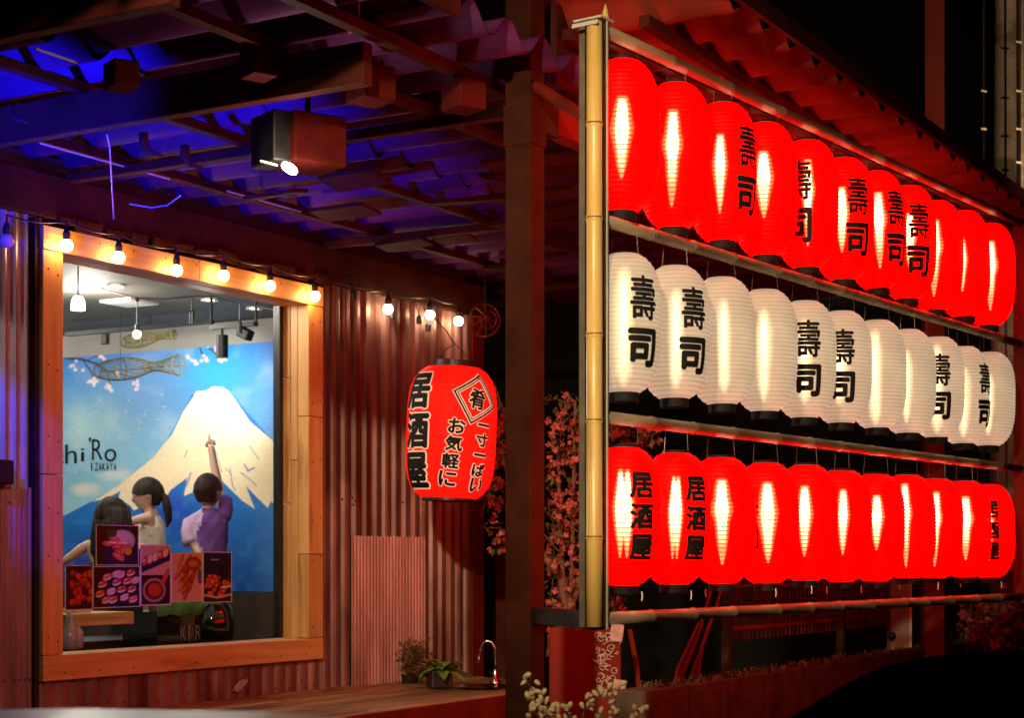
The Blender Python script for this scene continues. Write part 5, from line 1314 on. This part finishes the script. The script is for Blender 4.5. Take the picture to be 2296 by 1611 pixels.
single("downpipe", "dark green pipe behind the utility pole at the right edge", "pipe", MB().tube([(up.x, 12, .1),(up.x, 12, 6.5)], .03, 10), M['frame_steel'])
up = at(793, 40, 5.4)
single("wood_block", "short upright timber block at the top of the picture above the lamp box", "block", MB().box(up.x-.018, up.x+.018, 5.38, 5.42, at(0,70,5.4).z, at(0,-60,5.4).z), M['bamboo_h'])

# ------------------------------------------------------------------ cars in the foreground
def car(label, loc, rz, paint, roof_z=1.45, L_=4.2, Wd=1.7):
    th = Thing("parked_car", label, "car", loc, rz=0); th.o.rotation_euler = (0, 0, rz)
    b = Vector(loc)
    def sec(prof, hw, inset):
        m = MB(); n = len(prof)
        for k, f in ((-1, 1.), (-.93, 1.), (0, 1.), (.93, 1.), (1, 1.)):
            for (x, z) in prof:
                e = abs(k) == 1; m.v.append((b.x + x*(1-.015*e), b.y + k*hw*(1 - inset*max(0, (z-.9)/.6)), b.z + z - (.03 if e and z > .5 else 0)))
        for j in range(4):
            for i in range(n): i2 = (i+1) % n; m.f.append((j*n+i, j*n+i2, (j+1)*n+i2, (j+1)*n+i))
        m.f.append(tuple(range(n))[::-1]); m.f.append(tuple(4*n+i for i in range(n))); return m
    low = [(-L_/2,.35),(-L_/2,.72),(-L_/2+.25,.88),(-.95,.97),(1.35,.97),(L_/2-.1,.92),(L_/2,.7),(L_/2,.35),(L_/2-.3,.25),(-L_/2+.3,.25)]
    th.part("body", sec(low, Wd/2, 0), paint, smooth=False, bevel=.03)
    cab_ = [(-1.0,.972),(-.78,1.10),(-.62,1.215),(-.50,roof_z-.165),(-.42,roof_z-.112),(-.34,roof_z-.068),(-.25,roof_z-.036),(-.15,roof_z-.016),(-.02,roof_z-.005),(.3,roof_z),(.7,roof_z-.006),(.85,roof_z-.014),(1.0,roof_z-.034),(1.15,roof_z-.075),(1.35,roof_z-.19),(1.5,1.1),(1.6,.972)]
    th.part("cabin", sec(cab_, Wd/2-.06, .17), paint, smooth=False, bevel=.03)
    for sy in (-1, 1):
        y = b.y + sy*(Wd/2-.105); th.part("side_window", MB().add([(b.x-.55,y,b.z+1.03),(b.x+1.2,y,b.z+1.03),(b.x+.95,y-sy*.03,b.z+roof_z-.12),(b.x-.25,y-sy*.03,b.z+roof_z-.12),(b.x-.55,y+sy*.03,b.z+1.03),(b.x+1.2,y+sy*.03,b.z+1.03),(b.x+.95,y-sy*.005,b.z+roof_z-.12),(b.x-.25,y-sy*.005,b.z+roof_z-.12)],
                [(0,1,2,3),(7,6,5,4),(0,4,5,1),(1,5,6,2),(2,6,7,3),(3,7,4,0)]), M['car_glass'])
        for x in (-1.3, 1.3):
            w = th.part("wheel", MB().tube([(b.x+x, b.y+sy*(Wd/2-.2), b.z+.31),(b.x+x, b.y+sy*(Wd/2+.0), b.z+.31)], .31, 24), M['tyre'])
            th.part("rim", MB().tube([(b.x+x, b.y+sy*(Wd/2-.01), b.z+.31),(b.x+x, b.y+sy*(Wd/2+.008), b.z+.31)], .19, 18), M['zinc'], parent=w)
        th.part("headlight", MB().obox((b.x-L_/2+.04, b.y+sy*.6, b.z+.68), (.1,.3,.12)), M['car_glass'], bevel=.02)
car("cream car in the left foreground, only the edge of its roof showing", (-.42, 2.28, 0), math.pi, M['tin_white'], roof_z=1.452)
car("black car in the right foreground, roof and windscreen in silhouette", (1.27, 4.05, 0), 0, M['car_black'], roof_z=1.458, Wd=1.6)

# ------------------------------------------------------------------ lamps outside the frame that light the place
def fixture(label, loc, target, energy, col, ang, size=.06, name="floodlight", pole=True, blend=.6):
    loc = Vector(loc); th = Thing(name, label, "lamp", (loc.x, loc.y, 0 if pole else loc.z)); d = (Vector(target)-loc).normalized()
    th.part("housing", MB().tube([loc - d*.16, loc - d*.02], [.05,.07], 14), M['black'])
    if pole: th.part("pole", MB().tube([(loc.x, loc.y, .01), loc - d*.1], .03, 10), M['steel'])
    else: th.part("bracket", MB().tube([loc - d*.1, loc - d*.1 + Vector((0,0,.3))], .01), M['steel'])
    lamp(name + "_light", loc, energy, col, size, 'SPOT', target, ang, blend)
fixture("street lamp on a pole behind the photographer's left shoulder", (-1.2, -1.2, 4.2), (.05, 5.3, 2.65), 2700, (1,.76,.44), 27, .10, "unseen_pole_lamp", blend=1.0)
fixture("added fill lamp on a pole behind the photographer on the right", (2.2, -2.5, 4.8), (-2.1, 7.5, 1.7), 330, (1,.80,.66), 26, .15, "unseen_pole_lamp", blend=1.0)  # added lamp: neutral fill for the lower left wall
q = to_world(WF, (-1.75, -1.0, 2.3)); fixture("blue stage lamp aimed up at the porch roof from the left", q, to_world(WF, (-.40, -.72, 3.4)), 800, (.01,.012,1), 54, .05, "blue_floodlight", pole=False)
q = to_world(WF, (-1.75, -.8, 3.1)); fixture("blue stage lamp aimed down along the left wall", q, to_world(WF, (-.30, 0, 2.15)), 300, (.03,.02,1), 20, .05, "blue_floodlight", pole=False)

fixture("added dim lamp on a pole beyond the right side of the rack roof", (5.2, 6.5, 5.0), (3.0, 11.0, 4.6), 420, (1,.62,.34), 60, .1, "unseen_pole_lamp", blend=1.0)  # added lamp: brightens the pole and post at the upper right
